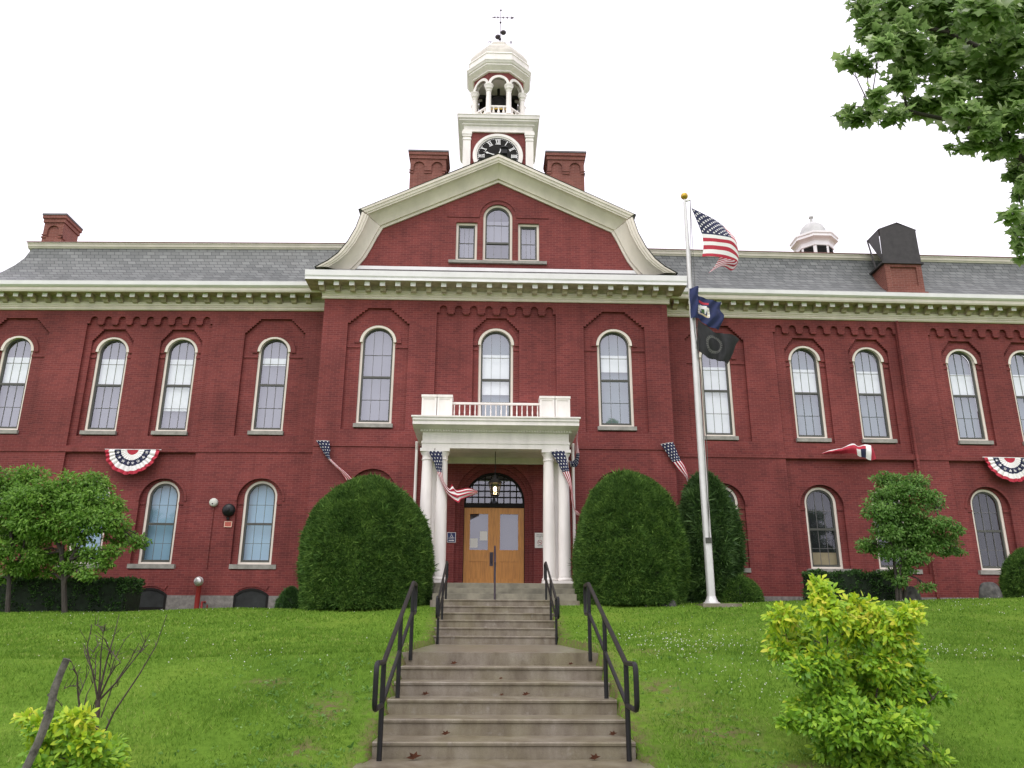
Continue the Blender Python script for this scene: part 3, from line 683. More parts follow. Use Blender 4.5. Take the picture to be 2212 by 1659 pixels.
def hand(ang, ln, w, y):
    q = MB(); ur = (math.cos(ang), math.sin(ang)); P = lambda t, s_: (fc[0]+ur[0]*t-ur[1]*s_, fc[2]+ur[1]*t+ur[0]*s_)
    q.prism([[P(-.14, -w*.5), P(-.14, w*.5), P(0, w), P(ln*.62, w*.5), P(ln*.74, w*1.5), P(ln*.82, w*.4), P(ln, 0), P(ln*.82, -w*.4), P(ln*.74, -w*1.5), P(ln*.62, -w*.5), P(0, -w)]], y, y+.012)
    q.build('clock_hand', M['white'], tower)
hand(R(162), .62, .030, TF+.0); hand(R(66), .43, .032, TF-.014)
# belfry
BZ = 22.22
q = MB(); octprof(q, [(1.22, 21.80), (1.22, 22.0), (1.12, 22.02), (1.12, BZ)], (TX, TY, 0)); q.build('belfry_base', M['porch'], tower)
AP = 1.02
for k in range(8):
    a = -PI/2+PI/8+k*PI/4; c = (TX+AP/math.cos(PI/8)*math.cos(a), TY+AP/math.cos(PI/8)*math.sin(a), 0)
    q = MB(); q.lathe([(.15, BZ), (.15, BZ+.05), (.125, BZ+.09), (.115, BZ+.3), (.10, 23.32), (.12, 23.34), (.12, 23.37), (.105, 23.38), (.13, 23.46), (.155, 23.48), (.15, 23.52), (.19, 23.60), (.20, 23.62), (.20, 23.66), (.15, 23.68)], c, 14)
    q.build('belfry_column', M['porch'], tower, smooth=True)
half = AP*math.tan(PI/8)
for k in range(8):
    a = -PI/2+k*PI/4; d = Vector((math.cos(a), math.sin(a), 0)); s_ = Vector((-d.y, d.x, 0)); o0 = Vector((TX, TY, 0))+d*AP
    def wall(q, loops, t0, t1):
        t = MB(); t.prism(loops, t0, t1, axis='y')
        q.add([o0+s_*v[0]-d*v[1]+Vector((0, 0, v[2])) for v in t.v], t.f)
    r = half-.085
    arch = [(-half-.03, 23.66), (-r, 23.66)]+[(p[0], p[1]) for p in arc(0, 23.70, r, PI, 0, 16)]+[(r, 23.66), (half+.03, 23.66), (half+.03, 24.34), (-half-.03, 24.34)]
    q = MB(); wall(q, [arch], -.02, .10); q.build('belfry_spandrel', M['brick'], tower)
    q = MB(); wall(q, [arc(0, 23.70, r+.11, 0, PI, 16)+arc(0, 23.70, r, PI, 0, 16)], -.07, .12); q.build('arch_trim', M['porch'], tower)
    q = MB(); wall(q, [rect(-half, half, 22.58, 22.64)], -.05, .05); wall(q, [rect(-half, half, BZ, BZ+.05)], -.06, .06)
    for j in range(3):
        p = o0+s_*((j-1)*.21); q.lathe([(.03, BZ+.05), (.055, BZ+.12), (.055, BZ+.17), (.025, BZ+.25), (.03, BZ+.30), (.045, 22.58)], (p.x, p.y, 0), 8)
    q.build('balustrade', M['porch'], tower)
q = MB(); octprof(q, [(1.04, 24.28), (1.12, 24.30), (1.12, 24.36), (1.30, 24.50), (1.30, 24.56), (1.34, 24.58), (1.38, 24.66), (1.40, 24.68), (1.40, 24.74), (1.27, 24.80), (1.27, 25.08), (1.30, 25.10), (1.28, 25.16)], (TX, TY, 0)); q.build('belfry_cornice', M['porch'], tower)
q = MB(); octprof(q, [(1.27, 25.15), (1.22, 25.38), (1.08, 25.66), (.86, 25.92), (.62, 26.08), (.52, 26.12), (.54, 26.18), (.50, 26.36), (.30, 26.48), (.03, 26.54)], (TX, TY, 0)); q.build('dome', M['dome_cream'], tower)
q = MB(); q.lathe([(.72, 22.75), (.70, 22.80), (.55, 22.95), (.48, 23.2), (.43, 23.5), (.30, 23.68), (.1, 23.74)], (TX, TY, 0), 28); q.tube([(TX-.9, TY, 23.85), (TX+.9, TY, 23.85)], .08, 8); q.tube([(TX, TY, 23.7), (TX, TY, 24.25)], .06, 8)
q.box(TX-.85, TX+.85, TY+.55, TY+.75, 22.2, 24.2); q.build('bell', M['fixture'], tower, smooth=True)  # dark panel behind the bell is added to paint the belfry's inner shade
q = MB(); q.lathe([(.735, 22.70), (.745, 22.78), (.70, 22.84)], (TX, TY, 0), 28, cap=False); q.build('bell_rim', M['gold'], tower)
# weather vane
VX, VY = TX+.05, TY
q = MB(); q.tube([(VX-.02, VY, 26.4), (VX+.01, VY, 28.5)], .014, 6); vane = q.build('weather_vane', M['darkiron'], house)
def vpart(nm, fn): 
    q = MB(); fn(q); return q.build(nm, M['darkiron'], vane, smooth=True)
vpart('finial_ball', lambda q: q.ball((VX+.01, VY, 28.50), .045, 6)); vpart('ball', lambda q: q.ball((VX, VY, 27.82), .05, 6))
def arrow(q):
    z = 28.1; q.tube([(VX-.36, VY, z), (VX+.62, VY, z)], .012, 6)
    q.prism([[(VX-.40, z), (VX-.22, z+.05), (VX-.25, z), (VX-.22, z-.05)]], VY-.01, VY+.01)
    q.prism([[(VX+.62, z), (VX+.52, z+.06), (VX+.44, z+.06), (VX+.52, z), (VX+.44, z-.06), (VX+.52, z-.06)]], VY-.01, VY+.01)
    for xx in (-.12, .12, .3):
        q.prism([[(VX+xx-.05, z), (VX+xx, z+.07), (VX+xx+.05, z), (VX+xx, z-.07)]], VY-.012, VY+.012)
vpart('arrow', arrow)
vpart('globe', lambda q: q.ball((VX+.13, VY, 27.28), .13, 8, sz=.72)); vpart('globe', lambda q: q.ball((VX-.11, VY, 27.03), .13, 8, sz=.72)); vpart('globe', lambda q: q.ball((VX-.02, VY, 26.92), .07, 6))
def compass(q):
    z = 26.76; q.tube([(VX-.44, VY, z), (VX+.44, VY, z)], .009, 6); q.tube([(VX, VY-.44, z), (VX, VY+.44, z)], .009, 6)
    for k in range(12): a, b_ = 2*PI*k/12, 2*PI*(k+1)/12; q.tube([(VX+.12*math.cos(a), VY, z+.12*math.sin(a)), (VX+.12*math.cos(b_), VY, z+.12*math.sin(b_))], .008, 5)
    for p in ([(-.52, -.05), (-.52, .06), (-.42, -.05), (-.42, .06)], [(.52, .05), (.45, .06), (.44, .01), (.52, -.01), (.51, -.05), (.43, -.05)]): q.tube([(VX+a, VY, z+c) for a, c in p], .016, 5)
vpart('compass', compass)
# ------------------------------------------------------------------ entrance porch
PX, PF = .18, 22.28; FZ = 2.85
cols = [-1.77, -1.34, 1.70, 2.125]
q = MB(); q.box(PX-2.11, PX+2.11, PF, PF+.38, 6.60, 6.74); q.box(PX-2.13, PX+2.13, PF-.02, PF+.36, 6.74, 6.80); q.box(PX-2.10, PX+2.10, PF+.015, PF+.36, 6.80, 7.08)
for sx in (-1, 1):
    a, b_ = sorted((PX+sx*2.10, PX+sx*1.74)); q.box(a, b_, PF+.37, YC-.01, 6.60, 7.08)
q.box(PX-1.9, PX+1.9, PF+.3, YC-.01, 6.78, 6.83)
q.box(PX-1.8, PX+1.8, YC-.10, YC-.005, 6.60, 6.79)
porch = q.build('porch', M['porch'], house)
q = MB(); q.prism([[(PF-.40, 7.20), (PF-.40, 7.30), (PF-.43, 7.32), (PF-.43, 7.44), (YC-.02, 7.50), (YC-.02, 7.14), (PF-.1, 7.14)]], PX-2.36, PX+2.36, axis='x')
q.prism([[(PF-.02, 7.08), (PF-.02, 7.10), (PF-.10, 7.14), (YC-.02, 7.14), (YC-.02, 7.08)]], PX-2.18, PX+2.18, axis='x')
q.box(PX-2.40, PX+2.40, PF-.46, YC-.02, 7.40, 7.445)
q.build('porch_cornice', M['porch'], porch)
q = MB()
for k in range(56): x = PX-2.12+k*4.24/55; q.box(x-.022, x+.022, PF-.07, PF-.01, 7.075, 7.137)
for sx in (-1, 1):
    for k in range(24): y = PF+.05+k*.09; a, b_ = sorted((PX+sx*2.10, PX+sx*2.16)); q.box(a, b_, y-.02, y+.02, 7.075, 7.137)
q.build('dentil_band', M['porch'], porch)
def column(x, y, nm='column', r=.17):
    q = MB(); q.box(x-.21, x+.21, y-.21, y+.21, FZ, FZ+.09)
    q.lathe([(.20, FZ+.09), (.215, FZ+.12), (.20, FZ+.16), (.18, FZ+.18), (.185, FZ+.21), (r+.005, FZ+.24), (r+.003, FZ+1.2), (r-.012, FZ+2.6), (r-.025, FZ+3.42), (r-.005, FZ+3.43), (r-.005, FZ+3.46), (r-.022, FZ+3.47), (r-.02, FZ+3.56), (r+.02, FZ+3.62), (r+.025, FZ+3.66)], (x, y, 0), 28)
    q.box(x-.205, x+.205, y-.205, y+.205, FZ+3.66, FZ+3.748); return q.build(nm, M['porch'], porch, smooth=True)
for x in cols: column(x, PF+.20)
for x in (cols[0]-.02, cols[-1]+.02):
    q = MB(); q.box(x-.17, x+.17, YC-.16, YC-.003, FZ, 6.60); q.box(x-.2, x+.2, YC-.18, YC-.003, FZ, FZ+.2); q.build('pilaster', M['porch'], porch)
for a, b_ in ((-1.985, -1.555), (-1.535, -1.105), (1.455, 1.885), (1.905, 2.335)):
    q = MB(); y = PF+.05; q.prism([rect(a, b_, 7.43, 8.13), rect(a+.06, b_-.06, 7.52, 8.08)], y, y+.02, back=False); q.box(a, b_, y+.018, y+.43, 7.43, 8.13); q.box(a-.015, b_+.015, y-.02, y+.45, 8.13, 8.20)
    q.build('balcony_post', M['porch'], porch)
yr = PF+.22
q = MB(); q.box(-1.105, 1.455, yr-.04, yr+.04, 7.965, 8.02); q.box(-1.105, 1.455, yr-.03, yr+.03, 7.50, 7.55); q.build('balcony_rail', M['porch'], porch)
for k in range(17):
    q = MB(); x = -1.045+k*(1.395+1.045)/16; q.lathe([(.016, 7.55), (.022, 7.6), (.016, 7.64), (.023, 7.72), (.014, 7.82), (.018, 7.9), (.016, 7.965)], (x, yr, 0), 7); q.build('baluster', M['porch'], porch)
q = MB(); q.prism([[(21.0, 2.2), (21.0, 2.53), (21.02, 2.535), (21.45, 2.54), (21.45, 2.69), (21.47, 2.695), (21.9, 2.70), (21.9, FZ-.01), (21.92, FZ), (YC+.7, FZ), (YC+.7, 2.2)]], -1.40, 2.28, axis='x')
q.box(-2.15, -1.405, 21.95, YC, 2.0, FZ-.002); q.box(2.285, 2.52, 21.95, YC, 2.0, FZ-.002)
q.build('porch_steps', plain('porch_stone', (.215, .20, .145), .6, .3, 2.2, bmp=.2), porch)
for px, nm in ((899, 0), (1238, 1)):                                   # white rain pipes beside the porch
    p = at(px, 1000, 24.38); q = MB(); q.tube([(p[0], 24.30, 7.25), (p[0], 24.40, 7.0), (p[0], 24.40, 2.3)], .045, 8); q.build('downpipe', M['porch'], house)
q = MB(); q.tube([(14.12, 25.33, 12.0), (14.12, 25.33, 7.3), (14.12, 25.30, 7.1), (14.12, 25.30, 2.4)], .05, 8); q.build('downpipe', M['brick'], house)
# doors and fanlight
DY = YC+.34
q = MB(); q.prism([archloop(CX, .938, FZ, 5.45), rect(CX-.925+.0, CX+.925, FZ+.001, 5.30), [(CX-.89, 5.43), (CX+.89, 5.43)]+arc(CX, 5.45, .885, .0, PI, 20)], DY-.06, DY+.08)
ent = q.build('door_frame', M['fixture'], house)
q = MB(); q.prism([[(CX-.9, 5.38), (CX+.9, 5.38)]+arc(CX, 5.45, .90, 0, PI, 20)], DY+.02, DY+.03, sides=False, back=False); q.build('fanlight', M['doorglass'], ent)
q = MB(); q.prism([[(CX-.92, 5.38), (CX+.92, 5.38)]+arc(CX, 5.45, .92, 0, PI, 20)], DY+.2, DY+.21, sides=False, back=False); q.build('shade', M['lilac'], ent)
q = MB()
for k in range(1, 9):
    x = -.89+k*1.78/9; q.box(CX+x-.017, CX+x+.017, DY-.02, DY+.018, 5.40, 5.45+math.sqrt(max(0, .89**2-x*x)))
for k in range(1, 5):
    z = 5.43+k*.19; w = math.sqrt(max(0, .89**2-(z-5.45)**2)); q.box(CX-w, CX+w, DY-.022, DY+.016, z-.017, z+.017)
q.build('fanlight_bars', M['fixture'], ent)
q = MB(); q.box(CX-1.3, CX+1.3, DY+.45, DY+.5, 2.5, 6.8); q.build('vestibule_wall', M['interior'], ent)
for sg in (-1, 1):
    x0, x1 = sorted((CX+sg*.0015, CX+sg*.924)); gx0, gx1 = (-.57, -.01) if sg < 0 else (.36, .92); gz0, gz1 = 4.0, 5.10
    pz0, pz1 = 3.14, 3.65
    q = MB(); q.prism([rect(x0, x1, FZ+.02, 5.29), rect(gx0, gx1, gz0, gz1), rect(gx0, gx1, pz0, pz1)], DY, DY+.05); q.prism([rect(gx0-.02, gx1+.02, pz0-.02, pz1+.02)], DY+.018, DY+.03)
    for k in range(6): xx = gx0+.05+k*(gx1-gx0-.1)/5; q.box(xx-.006, xx+.006, DY+.012, DY+.02, pz0+.01, pz1-.01)
    d = q.build('door', M['wood'], house)
    q = MB(); q.prism([rect(gx0-.01, gx1+.01, gz0-.01, gz1+.01)], DY+.022, DY+.026, sides=False, back=False); q.build('pane', M['doorglass'], d)
    q = MB(); q.prism([rect(gx0-.01, gx1+.01, gz0-.01, gz1+.01)], DY+.2, DY+.21, sides=False, back=False); q.build('shade', M['lilac'], d)
    q = MB()
    if sg < 0: q.box(CX-.125, CX-.02, DY-.025, DY-.003, 3.52, 3.93); q.tube([(CX-.07, DY-.02, 3.6), (CX-.07, DY-.07, 3.63), (CX-.07, DY-.07, 3.83), (CX-.07, DY-.02, 3.86)], .014, 6)
    else: q.box(CX+.02, CX+.055, DY-.03, DY-.003, 3.5, 3.98)
    q.build('handle', M['darkiron'], d)
# ------------------------------------------------------------------ things on and around the porch
q = MB(); YL = 22.75; lx, lz = .175, 5.32
lantern = thing('hanging_lantern', 'black iron lantern glowing on a chain in the porch', 'lantern', (lx, YL, lz))
q = MB(); q.lathe([(.115, lz), (.13, lz+.02), (.10, lz+.03)], (lx, YL, 0), 6); q.lathe([(.20, lz+.36), (.195, lz+.40), (.12, lz+.48), (.06, lz+.52), (.05, lz+.58), (.02, lz+.62)], (lx, YL, 0), 6)
for k in range(6):
    a = k*PI/3; q.tube([(lx+.115*math.cos(a), YL+.115*math.sin(a), lz+.02), (lx+.175*math.cos(a), YL+.175*math.sin(a), lz+.38)], .011, 5)
    q.tube([(lx+.19*math.cos(a), YL+.19*math.sin(a), lz+.38), (lx+.24*math.cos(a), YL+.24*math.sin(a), lz+.36), (lx+.23*math.cos(a), YL+.23*math.sin(a), lz+.42)], .008, 5)
q.build('lantern_frame', M['fixture'], lantern)
q = MB(); q.lathe([(.108, lz+.03), (.165, lz+.37)], (lx, YL, 0), 6, cap=False); q.build('lantern_glass', glassmat('lantern_glass', .08, .05, (.95, .85, .65)), lantern)
q = MB(); q.ball((lx, YL, lz+.20), .045, 8, sz=1.7); q.build('bulb', M['bulb'], lantern, smooth=True)
q = MB(); q.tube([(lx, YL, lz+.6), (lx, YL, 6.79)], .012, 6); q.build('chain', M['fixture'], lantern)
ld = bpy.data.lights.new('lantern_light', 'POINT'); ld.energy = 6; ld.color = (1, .78, .5); ld.shadow_soft_size = .06; lo = bpy.data.objects.new('lantern_light', ld); COL.objects.link(lo); lo.location = (lx, YL-.07, lz+.2)
def textmesh(s_, size, mat, loc, parent, nm='lettering'):
    cu = bpy.data.curves.new(nm, 'FONT'); cu.body = s_; cu.size = size; cu.align_x = 'CENTER'; cu.align_y = 'CENTER'; cu.extrude = .001
    o = bpy.data.objects.new(nm, cu); COL.objects.link(o); dg = bpy.context.evaluated_depsgraph_get(); me = bpy.data.meshes.new_from_object(o.evaluated_get(dg)); bpy.data.objects.remove(o)
    mm = Matrix.Translation(loc) @ Matrix.Rotation(PI/2, 4, 'X'); me.transform(mm); me.materials.clear(); me.materials.append(mat); return link(nm, me, parent)
# accessible entrance sign
x0, x1, z0, z1, y = -1.245, -.985, 4.18, 4.48, YC-.02
sg_ = thing('accessible_sign', 'small navy sign with white wheelchair symbol and arrow on porch wall', 'sign', ((x0+x1)/2, y, z0))
q = MB(); q.box(x0, x1, y-.008, y+.012, z0, z1); q.build('panel', M['signblue'], sg_)
q = MB(); q.prism([rect(x0, x1, z0, z1), rect(x0+.012, x1-.012, z0+.012, z1-.012)], y-.012, y-.0085); q.build('border', M['white'], sg_)
q = MB(); xm = (x0+x1)/2; zc = z1-.10
for k in range(14):
    a, b_ = R(150)+k*R(250)/14, R(150)+(k+1)*R(250)/14; q.tube([(xm+.034*math.cos(a), y-.011, zc-.018+.034*math.sin(a)), (xm+.034*math.cos(b_), y-.011, zc-.018+.034*math.sin(b_))], .006, 5)
q.ball((xm-.012, y-.011, zc+.055), .011, 5); q.tube([(xm-.010, y-.011, zc+.042), (xm-.004, y-.011, zc), (xm+.028, y-.011, zc), (xm+.044, y-.011, zc-.045), (xm+.056, y-.011, zc-.042)], .006, 5); q.tube([(xm-.008, y-.011, zc+.024), (xm+.022, y-.011, zc+.024)], .005, 5)
q.build('wheelchair_symbol', M['white'], sg_)
q = MB(); q.prism([[(x0+.045, z0+.045), (x1-.09, z0+.045), (x1-.09, z0+.03), (x1-.04, z0+.057), (x1-.09, z0+.084), (x1-.09, z0+.069), (x0+.045, z0+.069)]], y-.012, y-.0085); q.build('arrow', M['white'], sg_)
textmesh('ACCESSIBLE\nENTRANCE', .034, M['white'], (xm, y-.010, z0+.125), sg_)
# no smoking sign
x0, x1, z0, z1 = 1.415, 1.72, 4.04, 4.49; xm = (x0+x1)/2
ns = thing('smoking_sign', 'white metal sign with red crossed-out cigarette beside the right columns', 'sign', (xm, y, z0))
q = MB(); q.box(x0, x1, y-.008, y+.012, z0, z1); q.build('panel', M['paper'], ns)
q = MB(); zc = z0+.165
for k in range(20):
    a, b_ = 2*PI*k/20, 2*PI*(k+1)/20; q.tube([(xm+.068*math.cos(a), y-.010, zc+.068*math.sin(a)), (xm+.068*math.cos(b_), y-.010, zc+.068*math.sin(b_))], .006, 5)
q.tube([(xm-.048, y-.011, zc+.048), (xm+.048, y-.011, zc-.048)], .006, 5); q.build('prohibition_ring', M['red'], ns)
q = MB(); q.box(xm-.045, xm+.04, y-.0095, y-.0085, zc-.008, zc+.006); q.tube([(xm+.035, y-.009, zc+.01), (xm+.03, y-.009, zc+.03), (xm+.042, y-.009, zc+.04)], .003, 4); q.build('cigarette', M['sash'], ns)
textmesh('SMOKING', .042, M['sash'], (xm, y-.010, z1-.06), ns); textmesh('PROHIBITED', .038, M['sash'], (xm, y-.010, z1-.108), ns); textmesh('ON', .038, M['sash'], (xm, y-.010, z1-.156), ns); textmesh('PREMISES', .036, M['sash'], (xm, y-.010, z0+.06), ns)
for (a, b_, c, d), lb in (((-.555, -.325, 4.07, 4.35), 'white paper notice taped low in the left door glass corner'), ((-.26, -.03, 4.29, 4.57), 'cream paper notice taped higher on left door glass beside the middle')):
    q = MB(); q.box(a, b_, DY+.018, DY+.0205, c, d); o = q.build('paper_notice', M['paper']); tag(o, lb, 'notice', 'paper notices on the door glass')
# wall fixtures on the left wing
p = (-8.70, YW, 5.47)
f = thing('fire_horn', 'round cream alarm horn on the left wing wall above a thin conduit', 'alarm', p)
q = MB(); q.lathe([(.13, 0), (.135, .06), (.125, .10), (.10, .12), (.02, .125)], (0, 0, 0), 24)
def faceout(q, p): q.v = [(p[0]+a, p[1]-c, p[2]+b_) for a, b_, c in q.v]; return q
faceout(q, p).build('horn_dome', M['grey'], f, smooth=True)
q = MB(); q.lathe([(.022, .10), (.022, .128), (.01, .13)], (-.01, -.05, 0), 10); faceout(q, p).build('horn_hole', M['fixture'], f)
q = MB(); q.tube([(p[0]+.01, YW-.02, 5.36), (p[0]+.01, YW-.02, 3.40)], .016, 6); q.build('conduit', M['brick'], f)
p = (-8.20, YW, 5.23); f = thing('alarm_bell', 'round black alarm gong on the wall beside a lower window', 'bell', p)
q = MB(); q.lathe([(.20, .02), (.205, .05), (.19, .09), (.14, .13), (.06, .15), (.05, .17), (.02, .175)], (0, 0, 0), 28); faceout(q, p).build('gong', M['black'], f, smooth=True)
q = MB(); q.lathe([(.08, 0), (.08, .03)], (0, 0, 0), 12); q.box(-.04, .04, -.30, -.22, 0, .05); faceout(q, p).build('bell_bracket', M['fixture'], f)
f = thing('warning_plate', 'small red plate with pale border under the black gong', 'sign', (-8.18, YW, 4.72))
q = MB(); q.box(-8.30, -8.06, YW-.02, YW+.0, 4.70, 4.88); q.build('panel', M['signred'], f)
q = MB(); q.prism([rect(-8.30, -8.06, 4.70, 4.88), rect(-8.28, -8.08, 4.725, 4.862)], YW-.025, YW-.0205); q.build('border', plain('pale_border', (.75, .5, .38), .6, .1), f)
f = thing('standpipe', 'red fire standpipe with silver cap rising by the foundation', 'standpipe', (-8.74, 25.05, 2.15))
q = MB(); q.tube([(-8.745, 25.05, 1.9), (-8.745, 25.05, 2.85), (-8.745, 24.98, 2.97)], .075, 12); q.build('pipe', M['pipered'], f, smooth=True)
q = MB(); q.lathe([(.135, -.06), (.14, .02), (.11, .05), (.10, .10), (.05, .12)], (0, 0, 0), 20); faceout(q, (-8.745, 24.97, 3.02)).build('cap', M['silver'], f, smooth=True)
q = MB(); q.tube([(-8.60, 25.05, 1.9), (-8.60, 25.05, 2.42), (-8.60, 25.32, 2.42)], .035, 8); q.tube([(-8.5, 25.25, 1.9), (-8.5, 25.25, 2.35)], .02, 6); q.build('drain_pipe', M['pipered'], f)
# ------------------------------------------------------------------ ground
_hy = np.array([-60, -3, 2, 5.5, 8.3, 11.3, 12.6, 17.0, 20.8, 25.5, 80]); _hz = np.array([-.2, -.05, .02, .12, .36, 1.33, 1.44, 1.46, 2.27, 2.33, 2.5])
_gy = np.linspace(-60, 80, 2801); _gz = np.interp(_gy, _hy, _hz); _k = np.hanning(25); _gz = np.convolve(np.pad(_gz, 12, 'edge'), _k/_k.sum(), 'valid')
_sz = np.convolve(np.pad(np.interp(_gy, [-60, -3, 2, 5.5, 8.3, 11.0, 14, 17, 20.8, 25.5, 80], [-.2, -.05, .02, .12, .40, 1.20, 1.52, 1.80, 2.20, 2.33, 2.5]), 30, 'edge'), np.hanning(61)/np.hanning(61).sum(), 'valid')
def ground(x, y, soft=True):
    x = np.asarray(x, float); y = np.asarray(y, float)
    sd = np.clip((np.abs(x-.2)-1.8)/2.6, 0, 1)
    z = np.interp(y, _gy, _gz)*(1-sd) + np.interp(y, _gy, _sz)*sd + .019*np.clip(x, -18, 18)*np.clip((y-10)/11, 0, 1)
    z = z + .035*np.sin(x*.9+y*.5)*np.sin(y*.7-x*.3)*np.clip((np.abs(x-.2)-1.4)/2, 0, 1)
    ins = np.clip(1-(np.abs(x-.2)-1.22)/.10, 0, 1)*((y > 4) & (y < 25))
    return z - ins*.45
def gz(x, y): return float(ground(x, y))
xs = np.concatenate([np.linspace(-150, -20, 12), np.linspace(-19, -3, 60), np.linspace(-2.8, -1.5, 12), np.linspace(-1.4, -.9, 9), np.linspace(-.5, 1, 4), np.linspace(1.25, 1.8, 9), np.linspace(1.9, 3.2, 12), np.linspace(3.4, 20, 60), np.linspace(22, 150, 12)])
ys = np.concatenate([np.linspace(-150, -5, 12), np.linspace(-4, 26, 160), np.linspace(28, 200, 14)])
GX, GY = np.meshgrid(xs, ys); GZ = ground(GX, GY)
V = np.stack([GX, GY, GZ], -1).reshape(-1, 3); nx = len(xs)
ii = np.arange((len(ys)-1)*(nx-1)); rr, cc_ = ii//(nx-1), ii % (nx-1); a = rr*nx+cc_
lawn = kind(fastmesh('lawn', V, np.stack([a, a+1, a+nx+1, a+nx], 1), M['lawn'], smooth=True), 'structure')
dist = np.abs(V[:, 0]-.2)-1.32
worn = .8*np.clip(1.1-dist/.26, 0, 1)*((V[:, 1] > 6) & (V[:, 1] < 22)) + .5*np.clip(1-np.hypot((V[:, 0]-2.4)/.8, (V[:, 1]-9.2)/1.6), 0, 1) + .9*np.clip((V[:, 1]-24.3)/.5, 0, 1)*(V[:, 1] < 26)
at_ = lawn.data.attributes.new('worn', 'FLOAT', 'POINT'); at_.data.foreach_set('value', np.clip(worn, 0, 1).astype(np.float32))
q = MB(); q.prism([[(11.42, 1.0), (11.42, 1.332), (17.52, 1.352), (17.52, 1.0)]], -1.20, 1.57, axis='x'); kind(q.build('walkway', M['concrete']), 'structure')
q = MB(); q.prism([[(1.0, -.3), (1.0, .10), (4.0, .14), (7.2, .395), (8.62, .40), (8.62, -.3)]], -1.22, 1.58, axis='x'); kind(q.build('path', M['concrete']), 'structure')
def flight(y0, z0, n, r, t, x0, x1, label):
    prof = [(y0+.05, z0-.6), (y0+.02, z0-.02)]
    for k in range(n):
        y, z = y0+k*t, z0+k*r
        prof += [(y+.02, z), (y+.02, z+r-.045), (y+.004, z+r-.035), (y, z+r-.012), (y+.010, z+r-.001)]
        prof += [(y+t+.02 if k < n-1 else y+.30, z+r-.004 + (.0 if k < n-1 else 0))]
    prof += [(prof[-1][0], z0-.6)]
    o = thing('concrete_steps', label, 'steps', (.2, y0, z0))
    q = MB(); q.prism([prof], x0, x1, axis='x'); q.build('step_flight', M['concrete'], o)
    return o
flight(8.62, .40, 6, .155, .56, -1.12, 1.50, 'wide lower flight of stain-marked concrete steps nearest the street')
flight(17.52, 1.352, 6, .168, .54, -1.14, 1.54, 'upper flight of concrete steps climbing from walkway to porch')
q = MB(); q.box(-1.42, 2.30, 20.52, 21.03, 1.6, 2.352); q.build('landing', M['concrete'], bpy.data.objects['concrete_steps.001'])
def handrail(x, ya, za, yb, zb, label, grp, fwd=.55, back=.45):
    o = thing('handrail', label, 'handrail', (x, ya, za), grp); r = .026
    H1, H2 = .92, .52
    for t in (0, .5, 1):
        y = ya+(yb-ya)*t; z = za+(zb-za)*t
        q = MB(); q.tube([(x, y, z-.10), (x, y, z+H1)], r, 8); q.build('post', M['black'], o, smooth=True)
    q = MB()
    def cor(a, b_, c, n=4):       # rounded corner
        a, b_, c = Vector(a), Vector(b_), Vector(c); d = .09; p = b_+(a-b_).normalized()*d; s_ = b_+(c-b_).normalized()*d
        return [tuple(p*(1-t)**2+b_*2*t*(1-t)+s_*t*t) for t in [k/n for k in range(n+1)]]
    A, B = (x, ya, za+H1), (x, yb, zb+H1); A2, B2 = (x, ya, za+H2), (x, yb, zb+H2)
    f1, f2 = (x, ya-fwd, za+H1+.01), (x, ya-fwd, za+H2); b1, b2 = (x, yb+back, zb+H1), (x, yb+back, zb+H2)
    q.tube([A2]+cor(A2, f2, f1)+cor(f2, f1, A)+[A, B]+cor(B, b1, b2)+cor(b1, b2, B2)+[B2], r, 8); q.build('top_rail', M['black'], o, smooth=True)
    q = MB(); q.tube([A2, B2], r*.9, 8); q.build('middle_rail', M['black'], o, smooth=True)
g1, g2 = 'black handrails beside the lower steps', 'black handrails beside the upper steps'
handrail(-1.03, 8.50, .385, 11.42, 1.33, 'black pipe handrail left of the lower steps', g1); handrail(1.41, 8.50, .385, 11.42, 1.33, 'black pipe handrail right of the lower steps', g1)
handrail(-1.03, 17.50, 1.36, 20.45, 2.36, 'black pipe handrail left of the upper steps', g2); handrail(1.46, 17.50, 1.36, 20.45, 2.36, 'black pipe handrail right of the upper steps', g2)
o = thing('handrail', 'single dark handrail standing in the middle before the doors', 'handrail', (.185, 21.1, 2.35))
for y, z in ((20.95, 2.352), (22.05, 2.85)):
    q = MB(); q.tube([(.185, y, z), (.185, y, z+.98)], .024, 8); q.build('post', M['darkiron'], o)
q = MB(); q.tube([(.185, 20.75, 3.28), (.185, 20.95, 3.335), (.185, 22.05, 3.83), (.185, 22.3, 3.83)], .024, 8); q.build('top_rail', M['darkiron'], o)
